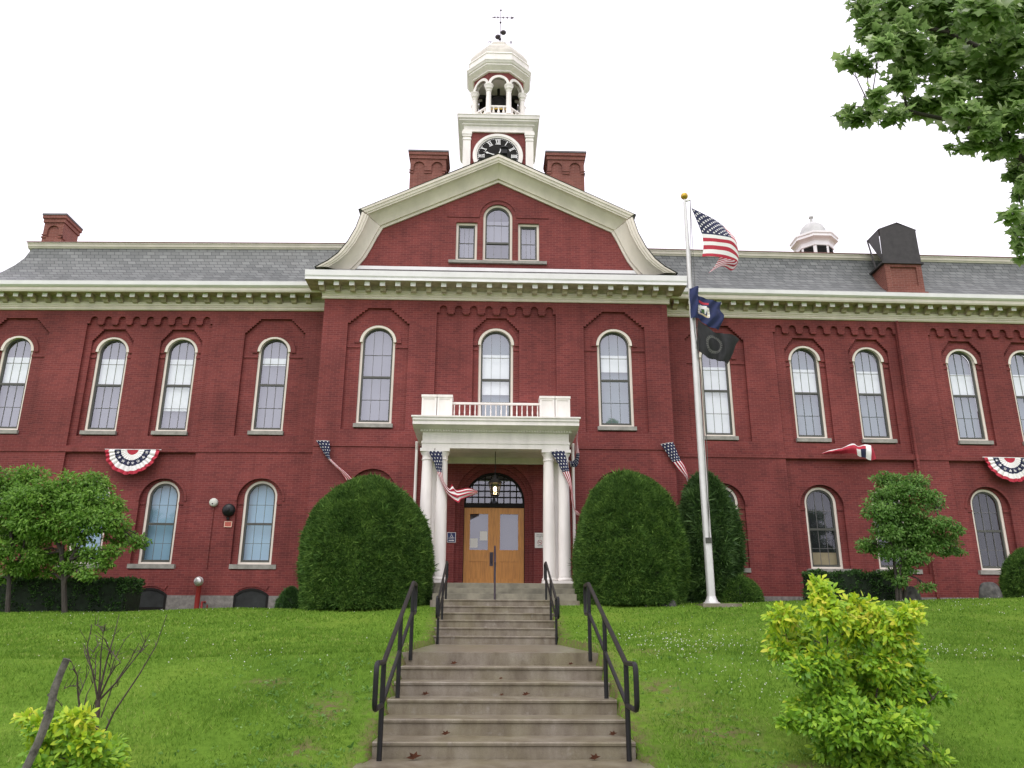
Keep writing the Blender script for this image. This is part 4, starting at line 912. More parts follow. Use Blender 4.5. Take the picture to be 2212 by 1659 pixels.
# wet leaves lying on the treads and path
RG = (1050, 1650, 1950, 2304)
for (zx, zy, yy, lb, sz) in [(470, 1515, 8.56, 'large dark wet leaf on the bottom path, left of centre', .075), (1800, 1505, 8.56, 'wet brown leaf on the bottom path near the right handrail', .06),
        (705, 1355, 9.13, 'wet brown leaf on the lowest tread, left of centre', .05), (1935, 1340, 9.13, 'wet brown leaf on the lowest tread by the right post', .05), (555, 1055, 10.26, 'curled brown leaf against the third riser, left side', .05),
        (1295, 1070, 10.26, 'forked brown leaf against the third riser, right of centre', .05), (1118, 1080, 10.26, 'tiny brown leaf against the third riser near the middle', .03), (765, 850, 11.37, 'brown leaf on the fifth tread, left of centre', .05), (1625, 830, 11.37, 'brown leaf on the fifth tread near its right end', .04), (1112, 960, 10.8, 'small brown leaf on the fourth tread near the middle', .03)]:
    p = zz(RG, zx, zy, yy); k = round((yy-8.56)/.56); z = .40+k*.155+.004
    q = MB(); q.add([(p[0]+sz*a*1.2, yy+.03+sz*b_*.6-.05, z+sz*(.5+.5*b_)*.9+.004) for a, b_ in [(-.8, -.5), (-.3, -.2), (-.5, .7), (0, .3), (.3, 1), (.4, .2), (.9, .1), (.3, -.5), (0, -.9)]], [(0, 1, 2, 3), (3, 4, 5), (3, 5, 6, 7), (0, 1, 3, 7, 8)])
    tag(q.build('fallen_leaf', M['rust']), lb, 'leaf', 'wet fallen leaves on the steps')
# ------------------------------------------------------------------ cloth
def cr_interp(A, t):            # Catmull-Rom along axis 0 at fractional indices t
    n = len(A); i = np.clip(np.floor(t).astype(int), 0, n-2); f = (t-i).reshape((-1,)+(1,)*(A.ndim-1))
    g = lambda k: A[np.clip(k, 0, n-1)]
    p0, p1, p2, p3 = g(i-1), g(i), g(i+1), g(i+2)
    return .5*((2*p1)+(-p0+p2)*f+(2*p0-5*p1+4*p2-p3)*f**2+(-p0+3*p1-3*p2+p3)*f**3)
def cloth(name, net, us, vs, nu, nv, colf, mats, parent=None, wrinkle=None):
    # net[v][u] of 3-D points, us / vs = cloth coordinates of its columns / rows
    A = np.array(net, float); U_ = np.linspace(0, 1, nu+1); V_ = np.linspace(0, 1, nv+1)
    A = cr_interp(A, np.interp(V_, vs, np.arange(len(vs)))); A = np.swapaxes(cr_interp(np.swapaxes(A, 0, 1), np.interp(U_, us, np.arange(len(us)))), 0, 1)
    if wrinkle is not None: A[..., 1] += wrinkle(U_[None, :], V_[:, None])
    v = A.reshape(-1, 3); f = []; mi = []
    for j in range(nv):
        for i in range(nu):
            a = j*(nu+1)+i; f.append((a, a+1, a+nu+2, a+nu+1)); mi.append(colf((i+.5)/nu, (j+.5)/nv))
    me = mesh_from(name, v.tolist(), f, mats, mi, False, False); me.polygons.foreach_set('use_smooth', [True]*len(f))
    return link(name, me, parent)
FM = [M['red'], M['fwhite'], M['navy']]
def usflag(u, v):
    if u < .4 and v < 7/13:
        for j in range(9):
            for i in range(j % 2, 11, 2):
                if abs(u-.4*(i+1)/12)*1.9 < .022 and math.hypot((u-.4*(i+1)/12)*1.9, v-(7/13)*(j+1)/10) < .020: return 1
        return 2
    return int(v*13) % 2
FR = (1980, 560, 2320, 1120); YP = 20.4
pole_base = at(1537, 1298, YP)
pz = gz(pole_base[0], YP)
fp = thing('flagpole', 'tall satin metal flagpole with gilt ball flying three flags', 'flagpole', (pole_base[0], YP, pz))
PXX = float(pole_base[0]); ztop = float(at(1481, 437, YP)[2])
q = MB(); q.tube([(PXX, YP, pz), (PXX, YP, pz+4), (PXX, YP, pz+8), (PXX, YP, ztop)], [.108, .10, .075, .045], 20); q.build('pole', M['alu'], fp, smooth=True)
q = MB(); q.lathe([(.24, pz-.02), (.23, pz+.05), (.17, pz+.09), (.13, pz+.16), (.115, pz+.22)], (PXX, YP, 0), 24); q.build('collar', M['alu'], fp, smooth=True)
q = MB(); q.box(PXX-.34, PXX+.62, YP-.45, YP+.45, pz-.3, pz+.04); q.build('plinth', M['concrete'], fp)
q = MB(); q.ball((PXX, YP, ztop+.20), .105, 10); q.build('ball', M['gold'], fp, smooth=True)
q = MB(); q.tube([(PXX, YP, ztop-.02), (PXX, YP, ztop+.12)], .025, 8); q.tube([(PXX, YP, ztop+.03), (PXX+.16, YP-.04, ztop+.05)], .025, 8); q.build('truck', M['silver'], fp)
q = MB(); q.box(PXX-.075, PXX+.08, YP-.13, YP-.09, pz+1.52, pz+1.66); q.build('cleat', M['sash'], fp)
q = MB(); q.tube([(PXX+.15, YP-.05, ztop+.03), (PXX+.03, YP-.10, ztop-2.2), (PXX+.0, YP-.11, ztop-4), (PXX+.10, YP-.12, pz+6), (PXX+.12, YP-.13, pz+4), (PXX+.01, YP-.14, pz+1.6)], .010, 5); q.tube([(PXX+.15, YP-.05, ztop+.03), (PXX+.05, YP-.12, pz+5.2), (PXX+.02, YP-.14, pz+1.6)], .008, 5); q.build('halyard', M['sash'], fp)
def fnet(rows, Y=YP): return [[tuple(zz(FR, x, y, Y+d)) for x, y, d in r] for r in rows]
fus = cloth('flag', fnet([[(278, 188, -.05), (430, 262, -.05), (560, 345, .1), (640, 425, .35), (640, 520, .6), (580, 590, .7), (520, 640, .7)],
     [(325, 300, -.05), (470, 345, -.1), (600, 400, .0), (672, 470, .3), (655, 590, .6), (588, 640, .7), (510, 665, .7)],
     [(370, 418, -.05), (510, 432, -.15), (636, 458, -.05), (690, 540, .2), (668, 640, .5), (588, 668, .6), (490, 700, .65)],
     [(385, 520, -.05), (500, 522, -.15), (620, 545, -.05), (697, 620, .15), (668, 690, .4), (570, 690, .55), (460, 735, .6)],
     [(375, 622, -.05), (470, 618, -.15), (590, 640, -.05), (690, 670, .10), (635, 748, .35), (545, 705, .5), (430, 768, .5)]]),
     [0, .2, .4, .52, .68, .84, 1], [0, .27, .54, .77, 1], 150, 104, usflag, FM, wrinkle=lambda u, v: .035*np.sin(u*17+v*5)*u)
tag(fus, 'stars and stripes flag curling in the wind at the pole top', 'flag', 'flags on the flagpole')
def state(u, v):
    x, y = (u-.50)/.16, (v-.50)/.30
    if abs(x) < .75 and -1.02 < y < -.78: return 1
    if abs(x) < .5 and -.62 < y < .45 and abs(x) < .5*(1-max(0, y)*.9): return 3 if (y > -.1 and abs(x+.08) < .22) else 2
    if .55 < abs(x) < .92 and -.45 < y < .75: return 2 if (math.sin(x*31)+math.sin(y*17)) > -.5 else 4
    if abs(x) < .85 and .55 < y < .78: return 4
    return 0
fst = cloth('flag', fnet([[(262, 905, -.16), (340, 888, -.20), (338, 965, -.05), (450, 1005, -.1), (545, 1028, -.02)],
     [(262, 990, -.16), (338, 980, -.22), (336, 1040, -.05), (440, 1075, -.12), (535, 1090, .0)],
     [(268, 1080, -.16), (336, 1075, -.22), (338, 1110, -.05), (450, 1150, -.12), (568, 1160, .0)],
     [(276, 1168, -.16), (334, 1165, -.2), (345, 1178, -.05), (420, 1235, -.1), (520, 1272, .0)]]), [0, .22, .34, .66, 1], [0, .33, .66, 1], 96, 64, state,
     [M['royal'], M['red'], M['fwhite'], M['hedge'], M['tan']], wrinkle=lambda u, v: .025*np.sin(u*24+v*9))
tag(fst, 'blue state flag with small coat of arms, bunched around the pole', 'flag', 'flags on the flagpole')
def pow_(u, v):
    x, y = (u-.42)*1.55, v-.5; r = math.hypot(x, y)
    if .22 < r < .30: return 1 if (math.sin(math.atan2(y, x)*26) > -.6 or r < .25) else 0
    if r < .22 and (math.hypot(x+.02, y+.05) < .075 or (abs(x) < .14 and .06 < y < .16)): return 0
    return 0
fpw = cloth('flag', fnet([[(338, 1175, -.1), (430, 1255, -.15), (520, 1302, -.05), (620, 1308, -.1), (710, 1358, 0)],
     [(334, 1265, -.1), (420, 1330, -.18), (520, 1375, -.05), (610, 1390, -.12), (672, 1408, 0)],
     [(330, 1350, -.1), (420, 1420, -.18), (510, 1455, -.05), (590, 1475, -.12), (645, 1490, 0)],
     [(326, 1435, -.1), (400, 1505, -.15), (480, 1538, -.05), (550, 1552, -.1), (603, 1575, 0)]]), [0, .25, .5, .78, 1], [0, .33, .66, 1], 96, 64, pow_, [M['fblack'], M['fgrey']], wrinkle=lambda u, v: .03*np.sin(u*20-v*6))
tag(fpw, 'black flag with dim grey ring emblem, lowest on the pole', 'flag', 'flags on the flagpole')
def hung(reg, L, Rr, Y, label, split=.36, wr=.02, n=100, flip=False):
    L = [zz(reg, x, y, Y+(d[0] if d else 0)) for x, y, *d in L]; Rr = [zz(reg, x, y, Y+(d[0] if d else 0)) for x, y, *d in Rr]
    k = len(L); net = [[l, (np.array(l)+np.array(r))/2+np.array([0, -.05*(1 if i < k-1 else 0), 0]), r] for i, (l, r) in enumerate(zip(L, Rr))]
    d = np.concatenate([[0], np.cumsum([np.linalg.norm((np.array(L[i+1])+Rr[i+1]-L[i]-Rr[i])/2) for i in range(k-1)])]); vs = list(d/d[-1])
    def colf(u, v):
        if v < .012: return 1
        if v < split:
            a, b_ = u*8, v/split*7; i, j = int(a), int(b_)
            return 1 if (i+j) % 2 == 0 and math.hypot((a-i-.5)*.9, b_-j-.5) < .24 else 2
        return int(u*7) % 2
    o = cloth('hanging_flag', net, [0, .5, 1], vs, 40, n, colf, FM, wrinkle=lambda u, v: wr*np.sin(u*19+v*6)*v)
    return tag(o, label, 'flag', 'flags hung on the building front')
F6 = (900, 1280, 1800, 1600); F7 = (1560, 1300, 1800, 1600); F8 = (1950, 1300, 3072, 1900)
hung(F6, [(120, 103), (160, 168), (195, 225), (240, 275), (300, 335), (338, 395)], [(217, 105), (222, 170), (221, 225), (277, 285), (335, 332), (388, 383)], YC-.12, 'twisted small flag hung on the brick left of the porch', .42)
hung(F6, [(945, 178), (985, 260), (1003, 315), (1035, 400), (1085, 495, .1), (1165, 560, .2), (1190, 535, .25), (1255, 512, .3), (1308, 494, .35)], [(1047, 180), (1050, 260), (1048, 322), (1060, 400), (1102, 455, .1), (1120, 425, .2), (1152, 465, .25), (1240, 452, .3), (1310, 474, .35)], PF-.06, 'small flag on the left porch columns with its tail blown right', .30)
hung(F7, [(500, 300), (600, 450), (690, 620), (780, 790), (845, 960), (850, 1080), (883, 1240), (935, 1352), (1000, 1368)], [(735, 285), (780, 450), (815, 605), (850, 780), (872, 960), (880, 1080), (905, 1240), (955, 1290), (1002, 1335)], PF-.06, 'small flag on the right porch columns twisted into a thin tail', .33)
hung(F7, [(822, 455), (880, 455), (925, 380), (915, 250), (928, 120), (950, -20)], [(832, 552), (945, 545), (985, 370), (978, 260), (962, 110), (966, -20)], 23.4, 'small flag blown upward behind the right side of porch', .42)
hung(F8, [(62, 64), (95, 110), (125, 158), (165, 210), (210, 262), (220, 290)], [(137, 52), (155, 95), (178, 150), (205, 190), (222, 240), (230, 280)], YC-.12, 'small flag hung on brick between right shrub and flagpole', .48)
def bunting(xc, zc, label):
    nt_, nr = 220, 60; v = []; f = []; mi = []; a_, b_ = .86, .83
    for j in range(nr+1):
        for i in range(nt_+1):
            t = PI+PI*i/nt_; r = j/nr; pl = math.sin(i/nt_*PI*15+1.2*math.sin(i/nt_*9))
            rr_ = r*(1+.018*pl*r); cs, sn = math.cos(t), math.sin(t); v.append((xc+a_*rr_*math.copysign(abs(cs)**1.15, cs), 25.31-.03-.05*r*abs(pl)-.06*r*math.sin(PI*i/nt_), zc-b_*rr_*abs(sn)**.95))
    for j in range(nr):
        for i in range(nt_):
            r = (j+.5)/nr; t = (i+.5)/nt_; a = j*(nt_+1)+i; f.append((a, a+1, a+nt_+2, a+nt_+1))
            c = 0 if r < .22 else 1 if r < .44 else 2 if r < .66 else 1 if r < .87 else 0
            if c == 2:
                for k in range(8):
                    dx, dy = (t-(k+.5)/8)*PI*.55*a_, (r-.55)*a_; rad = math.hypot(dx, dy); an = math.atan2(dx, -dy)
                    if rad < .055*(.62+.38*math.cos(5*an)): c = 1
            mi.append(c)
    o = link('bunting', mesh_from('bunting', v, f, FM, mi, True, False)); q = MB(); q.tube([(xc-a_-.05, 25.28, zc+.005), (xc+a_+.05, 25.28, zc-.005)], .012, 6); q.build('cord', M['fwhite'], o)
    return tag(o, label, 'bunting', 'pleated buntings under the upper windows')
bunting(-11.47, 7.15, 'pleated fan bunting hanging flat above the left tree'); bunting(17.22, 7.20, 'pleated fan bunting at right edge above the dark shrub')
o = cloth('bunting', [[tuple(zz(F8, x, y, 25.25+d)) for x, y, d in r] for r in [
     [(1022, 115, 0), (1075, 96, -.1), (1140, 84, -.2), (1200, 58, -.25), (1240, 72, -.3), (1282, 62, -.3), (1312, 70, -.3), (1328, 85, -.2)],
     [(1022, 116, 0), (1075, 106, -.15), (1140, 95, -.35), (1200, 78, -.5), (1245, 88, -.55), (1285, 90, -.5), (1315, 105, -.45), (1338, 118, -.3)],
     [(1022, 118, 0), (1080, 118, -.1), (1140, 118, -.25), (1205, 116, -.45), (1250, 135, -.5), (1285, 145, -.45), (1312, 157, -.4), (1346, 148, -.3)]]],
     [0, .15, .35, .55, .68, .8, .9, 1], [0, .5, 1], 80, 40, lambda u, v: (0 if u > .90 else 1 if u > .80 else 2 if (u > .70 and v > .5) else 1 if (u > .62 and v > .55) else 0 if v > .14+.14*math.sin(u*9)**2 else 1), FM, wrinkle=lambda u, v: .02*np.sin(u*40))
tag(o, 'bunting flipped up and crumpled by wind above the right tree', 'bunting', 'pleated buntings under the upper windows')
# ------------------------------------------------------------------ plants
def shell(n, shape):            # unit directions on the upper part of a dome
    d = unit(RNG.normal(size=(n, 3))); return d
def dome_shrub(name, label, cx, cy, rx, ry, z0, H, n, ts, mat, core, p=2.6, qx=.55, cat='shrub', grp=None, lump=.05, taper=0., foot=.10):
    o = thing(name, label, cat, (cx, cy, z0), grp)
    seed = RNG.uniform(0, 50, 3)
    def surf(th, t):            # th around, t height 0..1
        r = np.clip(1-np.clip(t, 0, 1)**p, 0, 1)**qx*(1-foot*np.clip(.35-t, 0, 1)/.35)*(1-taper*t)
        r = r*(1+lump*(np.sin(3*th+seed[0]+4*t)+np.sin(7*th-5*t+seed[1])*.6+np.sin(13*th+17*t+seed[2])*.35))
        return np.stack([cx+rx*r*np.cos(th), cy+ry*r*np.sin(th), z0+H*t*(1+lump*.4*np.sin(5*th+seed[1]))], -1)
    nt_, nz = 64, 40; tt = np.linspace(0, 1, nz)**.75; th = np.linspace(0, 2*PI, nt_, endpoint=False)
    T2, H2 = np.meshgrid(th, tt); Vv = surf(T2, H2).reshape(-1, 3); c = np.array([cx, cy, z0+H*.4]); Vv = c+(Vv-c)*.93; Vv[:, 2] = np.maximum(Vv[:, 2], z0-.1)
    F = [(j*nt_+i, j*nt_+(i+1) % nt_, (j+1)*nt_+(i+1) % nt_, (j+1)*nt_+i) for j in range(nz-1) for i in range(nt_)]
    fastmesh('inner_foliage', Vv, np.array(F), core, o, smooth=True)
    th = RNG.uniform(0, 2*PI, n); t = RNG.uniform(0, 1, n)
    k = int(n*.25); t[:k] = 1-RNG.uniform(0, 1, k)**2*.35
    P0 = surf(th, t); e = 1e-3; D = np.cross(surf(th+e, t)-P0, surf(th, np.minimum(t+e, 1.0))-P0+1e-9); D = unit(D+1e-9)
    D = np.where(((P0-c)*D).sum(1, keepdims=True) < 0, -D, D)
    P = P0-D*RNG.uniform(.0, .10, (n, 1))*ts/.12; D = D*.8+RNG.normal(size=(n, 3))*.48+np.array([0, 0, .35]); big = 1+.8*(RNG.uniform(size=n) > .985)
    scatter(P, D, big*ts*RNG.uniform(.6, 1.35, n), TUFT, TUFTF, 'foliage', mat, o)
    q = MB()
    for k in range(4): a = k*PI/2+.4; q.tube([(cx+.12*math.cos(a), cy+.12*math.sin(a), z0-.2), (cx+.5*rx*math.cos(a), cy+.5*ry*math.sin(a), z0+H*.5)], [.05, .02], 6)
    q.build('stem', M['bark'], o)
    return o
def px_dome(px0, px1, ptop, Y, z0=None, **kw):
    xc = (px0+px1)/2; pc = at(xc, 1200, Y); top = at(xc, ptop, Y); rx = (px1-px0)/2*mpp(pc)
    z0 = gz(top[0], Y-.4)-.03 if z0 is None else z0
    return dict(cx=float(pc[0]), cy=Y, rx=rx*.965, z0=z0, H=float(top[2])-z0-.03, **kw)
g = px_dome(643, 938, 1036, 21.3); dome_shrub('yew_shrub', 'huge clipped dome of yew left of the porch', ry=g['rx']*.95, n=44000, ts=.112, mat=M['yew'], core=M['yewcore'], p=3.1, qx=.52, grp='clipped yew domes', lump=.04, **g)
g = px_dome(1233, 1487, 1026, 21.3); dome_shrub('yew_shrub', 'huge clipped dome of yew right of the porch', ry=g['rx']*.95, n=40000, ts=.112, mat=M['yew'], core=M['yewcore'], p=3.0, qx=.52, grp='clipped yew domes', lump=.04, **g)
g = px_dome(2155, 2300, 1183, 23.2); dome_shrub('yew_shrub', 'dark clipped yew cut off by the right frame edge', ry=g['rx']*.9, n=9000, ts=.09, mat=M['yew'], core=M['yewcore'], grp='clipped yew domes', lump=.03, **g)
g = px_dome(1458, 1604, 1032, 24.0); dome_shrub('arborvitae', 'loose columnar evergreen standing behind the flagpole', ry=g['rx']*.85, n=15000, ts=.17, mat=M['arbor'], core=M['yewcore'], p=3.4, qx=.55, lump=.085, foot=.34, cat='evergreen', **g)
g = px_dome(1545, 1643, 1246, 23.4); dome_shrub('ball_shrub', 'low dark rounded shrub to the right of the flagpole foot', ry=g['rx']*.8, n=5000, ts=.08, mat=M['yew'], core=M['yewcore'], p=2.2, qx=.5, lump=.03, **g)
g = px_dome(604, 668, 1270, 22.3); dome_shrub('low_shrub', 'small low shrub crouching left of the big left yew', ry=g['rx']*.7, n=2600, ts=.09, mat=M['hedge'], core=M['yewcore'], p=1.8, qx=.6, lump=.06, **g)
def hedge(px0, px1, ptop, Y, depth, label, n):
    a, b_ = at(px0, ptop, Y), at(px1, ptop, Y); zt = float(b_[2]+a[2])/2; o = thing('hedge', label, 'hedge', ((a[0]+b_[0])/2, Y, gz(b_[0], Y)), 'clipped box hedges')
    x0, x1 = a[0]+.08, b_[0]-.08; z0 = min(gz(x0, Y), gz(x1, Y))-.1
    nx_, nz_ = 40, 8; q = MB()
    s2 = lambda u, v, w: (x0+(x1-x0)*u+.03*math.sin(w*9), Y+depth*v, z0+(zt-.05-z0)*w)
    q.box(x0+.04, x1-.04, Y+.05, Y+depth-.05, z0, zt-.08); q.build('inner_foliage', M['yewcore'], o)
    A = [(x1-x0)*(zt-z0), (x1-x0)*depth, depth*(zt-z0), depth*(zt-z0)]; pr_ = np.array(A)/sum(A); fc_ = RNG.choice(4, n, p=pr_)
    u, v = RNG.uniform(0, 1, n), RNG.uniform(0, 1, n); P = np.zeros((n, 3)); D = np.zeros((n, 3))
    for k in range(4):
        mk = fc_ == k
        if k == 0: P[mk] = np.stack([x0+(x1-x0)*u, np.full(n, Y), z0+(zt-z0)*v], 1)[mk]; D[mk] = (0, -1, 0)
        if k == 1: P[mk] = np.stack([x0+(x1-x0)*u, Y+depth*v, np.full(n, zt)], 1)[mk]; D[mk] = (0, -.1, 1)
        if k == 2: P[mk] = np.stack([np.full(n, x0), Y+depth*u, z0+(zt-z0)*v], 1)[mk]; D[mk] = (-1, 0, 0)
        if k == 3: P[mk] = np.stack([np.full(n, x1), Y+depth*u, z0+(zt-z0)*v], 1)[mk]; D[mk] = (1, 0, 0)
    wob = .035*(np.sin(P[:, 0]*5+P[:, 2]*7)+np.sin(P[:, 0]*11-P[:, 2]*3))[:, None]
    P = P+D*wob-D*RNG.uniform(.05, .14, (n, 1)); D = D*.7+RNG.normal(size=(n, 3))*.45+np.array([0, 0, .4])
    scatter(P, D, .09*RNG.uniform(.6, 1.3, n), OVAL, OVALF, 'foliage', M['hedge'], o); 
    q = MB()
    for k in range(9): x = x0+(x1-x0)*(k+.5)/9; q.tube([(x, Y+depth/2, z0-.1), (x+.1, Y+depth/2, zt-.2)], .02, 5)
    q.build('stem', M['bark'], o)
hedge(-60, 281, 1248, 22.6, 1.2, 'dark clipped hedge under the leafy left trees', 9000); hedge(1752, 1955, 1234, 23.3, 1.0, 'dark clipped hedge behind the small right tree', 6500)
def crown_tree(name, label, Y, base, blobs, nleaf, lsize, mat, limbs, tr, bark='bark', cat='tree', T=OVAL, TF=OVALF, grp=None, dj=.45, droop=.25, mats2=None, lim_r=.35, shell_p=.55):
    # blobs: (px, py, rx, ry[, dY]); base and forks measured in the photo; every blob gets a limb
    b0 = at(base[0], base[1], Y); z0 = gz(b0[0], Y) if len(base) < 3 else base[2]
    o = thing(name, label, cat, (float(b0[0]), Y, z0), grp)
    C3, Rad = [], []
    for bl in blobs:
        dY = bl[4] if len(bl) > 4 else RNG.uniform(-dj, dj)
        c = at(bl[0], bl[1], Y+dY); k = mpp(c); C3.append(c); Rad.append((bl[2]*k, min(bl[2], bl[3])*k*1.15, bl[3]*k))
    C3, Rad = np.array(C3), np.array(Rad)
    w = Rad[:, 0]*Rad[:, 2]; w = w/w.sum()
    idx = RNG.choice(len(blobs), nleaf, p=w); d = unit(RNG.normal(size=(nleaf, 3))); rad = RNG.uniform(0, 1, (nleaf, 1))**shell_p
    lumpy = 1+.22*np.sin(d[:, :1]*5+idx[:, None])*np.sin(d[:, 2:3]*6+idx[:, None]*2)
    P = C3[idx]+d*rad*Rad[idx]*lumpy; D = d*.6+RNG.normal(size=(nleaf, 3))*.6-np.array([0, 0, droop])
    up = np.broadcast_to(np.array([0, -.7, .8]), (nleaf, 3))
    sz = lsize*RNG.uniform(.55, 1.25, nleaf)
    if mats2 is None: scatter(P, D, sz, T, TF, 'crown', mat, o, up=up)
    else:
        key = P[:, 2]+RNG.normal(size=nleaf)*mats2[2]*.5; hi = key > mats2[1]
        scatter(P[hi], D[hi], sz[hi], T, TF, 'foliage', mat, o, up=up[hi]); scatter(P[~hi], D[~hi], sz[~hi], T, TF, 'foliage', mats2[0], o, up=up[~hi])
    q = MB(); tips = []
    for lm in limbs:            # main stems: measured polylines with a start radius
        pts = [at(x, y, Y+dd) for x, y, dd in lm[0]]
        pts[0][2] = min(pts[0][2], z0-.1) if lm[2] else pts[0][2]
        r = np.linspace(lm[1], lm[1]*.55, len(pts)); q.tube([tuple(p) for p in pts], list(r), 8); tips.append(pts)
    allp = np.array([p for pts in tips for p in pts[1:]])
    q.build('trunk', M[bark], o, smooth=True)
    q = MB()
    for c, rd in zip(C3, Rad):
        j = np.argmin(np.linalg.norm(allp-c, axis=1)+np.maximum(0, allp[:, 2]-c[2])*.8); a = allp[j]; L = np.linalg.norm(c-a)
        mid = (a+c)/2+np.array([0, 0, .12*L])+RNG.normal(size=3)*.05*L
        q.tube([tuple(a), tuple(mid), tuple(c)], [tr*lim_r, tr*lim_r*.7, tr*lim_r*.35], 6)
        for k in range(5):
            e = c+unit(RNG.normal(size=(1, 3)))[0]*rd*.85; m2 = (c+e)/2+np.array([0, 0, .05*L]); s0 = c if k % 2 else mid
            q.tube([tuple(s0), tuple((np.array(s0)+e)/2+np.array([0, 0, .04*L])), tuple(e)], [tr*lim_r*.4, tr*lim_r*.28, tr*lim_r*.14], 5)
    q.build('branch', M[bark], o)
    return o
crown_tree('small_tree', 'bushy bright green tree before the left hedge, right branch reaching a window', 21.8, (140, 1316),
    [(98, 1060, 42, 24), (60, 1028, 50, 22, .2), (150, 1050, 42, 32), (130, 1090, 62, 34), (205, 1045, 36, 30), (210, 1090, 52, 36), (180, 1120, 60, 32), (112, 1130, 50, 30), (240, 1130, 42, 28), (262, 1160, 34, 20), (298, 1172, 26, 16), (160, 1160, 42, 20), (90, 1150, 45, 26), (222, 1215, 26, 16), (120, 1205, 44, 18), (190, 1240, 26, 14), (165, 1200, 36, 16), (85, 1195, 30, 18), (105, 1235, 34, 12), (155, 1228, 36, 14), (200, 1198, 34, 16), (240, 1190, 30, 12), (70, 1215, 26, 14), (60, 1080, 50, 34), (170, 1085, 60, 34), (245, 1095, 26, 20)],
    23000, .105, M['treeleaf'], [([(142, 1320, 0), (138, 1255, 0), (132, 1190, 0), (110, 1130, .1), (95, 1080, .1)], .075, True), ([(138, 1270, 0), (150, 1210, -.1), (190, 1150, -.1), (230, 1120, -.2)], .05, False), ([(134, 1200, 0), (140, 1140, 0), (160, 1070, 0)], .045, False)], .10, grp='small trees in front of the building')
crown_tree('small_tree', 'green tree cut by the left frame edge over the hedge', 21.9, (22, 1318),
    [(20, 1055, 36, 26), (-10, 1100, 40, 34), (40, 1110, 36, 28), (20, 1145, 48, 30), (55, 1170, 40, 24), (5, 1190, 40, 26), (75, 1200, 26, 16), (-20, 1030, 30, 26), (30, 1225, 34, 16), (60, 1235, 24, 12), (8, 1250, 26, 10), (60, 1130, 40, 30), (48, 1075, 36, 28)],
    11500, .105, M['treeleaf'], [([(18, 1320, 0), (20, 1250, 0), (26, 1180, 0), (20, 1100, 0)], .065, True), ([(24, 1240, 0), (50, 1190, -.1), (55, 1150, -.1)], .035, False)], .085, grp='small trees in front of the building')
crown_tree('small_tree', 'small tiered green tree standing right of the flagpole', 22.2, (1946, 1292),
    [(1920, 1036, 38, 16), (1975, 1040, 36, 18), (1950, 1062, 60, 20), (1905, 1075, 34, 18), (2010, 1072, 26, 16), (1900, 1104, 40, 22), (1960, 1098, 56, 22), (2020, 1088, 24, 12), (1915, 1150, 38, 18), (1990, 1128, 34, 14), (2035, 1132, 34, 18), (2065, 1146, 20, 12), (1975, 1165, 50, 24), (2040, 1168, 36, 14), (1880, 1180, 34, 14), (1865, 1170, 16, 6), (1925, 1195, 40, 16), (1980, 1205, 34, 16), (2045, 1190, 32, 10), (2068, 1192, 18, 8), (2000, 1268, 22, 8), (1925, 1240, 18, 12), (1958, 1225, 24, 16), (1945, 1255, 18, 14), (1935, 1125, 50, 28), (1985, 1150, 46, 26), (1950, 1170, 44, 22), (2010, 1180, 36, 14)],
    22000, .095, M['treeleaf2'], [([(1938, 1298, 0), (1936, 1250, 0), (1930, 1200, 0), (1915, 1140, 0), (1910, 1090, 0)], .05, True), ([(1952, 1298, .1), (1958, 1240, .1), (1962, 1190, .1), (1960, 1120, .1), (1955, 1060, .1)], .06, True), ([(1962, 1200, .1), (1990, 1170, 0), (2035, 1150, -.1)], .03, False), ([(1945, 1296, -.05), (1944, 1240, -.05), (1950, 1180, -.1)], .04, True)], .08, grp='small trees in front of the building')
MB_ = [(1870, 12, 40, 30), (1935, 20, 62, 40), (2030, 15, 75, 42), (2125, 25, 72, 50), (2200, 20, 60, 55), (1885, 62, 40, 26), (1955, 80, 58, 36), (2045, 80, 66, 44), (2125, 95, 60, 42), (2200, 100, 50, 50), (1905, 100, 38, 24), (1838, 128, 30, 16), (1868, 140, 34, 18), (1960, 130, 52, 36), (2050, 140, 62, 40), (2130, 150, 60, 40), (1945, 175, 42, 20), (2060, 195, 52, 26), (2150, 200, 60, 36), (2210, 190, 40, 40),
       (1830, 245, 24, 14), (1850, 255, 32, 12), (1890, 208, 26, 22), (1880, 240, 30, 16), (1925, 246, 36, 22), (1975, 228, 46, 24), (2030, 225, 46, 26), (2085, 240, 44, 28), (2135, 245, 46, 28), (2190, 250, 44, 32), (2070, 268, 30, 12), (2068, 320, 22, 11), (2100, 310, 34, 18), (2145, 300, 36, 20), (2130, 275, 34, 16), (2185, 310, 34, 24), (2160, 332, 30, 10), (2205, 345, 24, 30), (2196, 372, 22, 18), (2190, 462, 24, 22), (2208, 490, 22, 34), (2206, 530, 22, 14), (2200, 555, 12, 6), (2207, 412, 14, 20), (2202, 395, 16, 14),
       (2300, 90, 80, 60), (2400, 20, 80, 70), (2310, 230, 70, 50), (2285, 400, 50, 50), (2380, 330, 80, 60), (2440, 160, 90, 60), (2540, 40, 90, 70), (2600, 260, 90, 60), (2480, 420, 70, 50)]
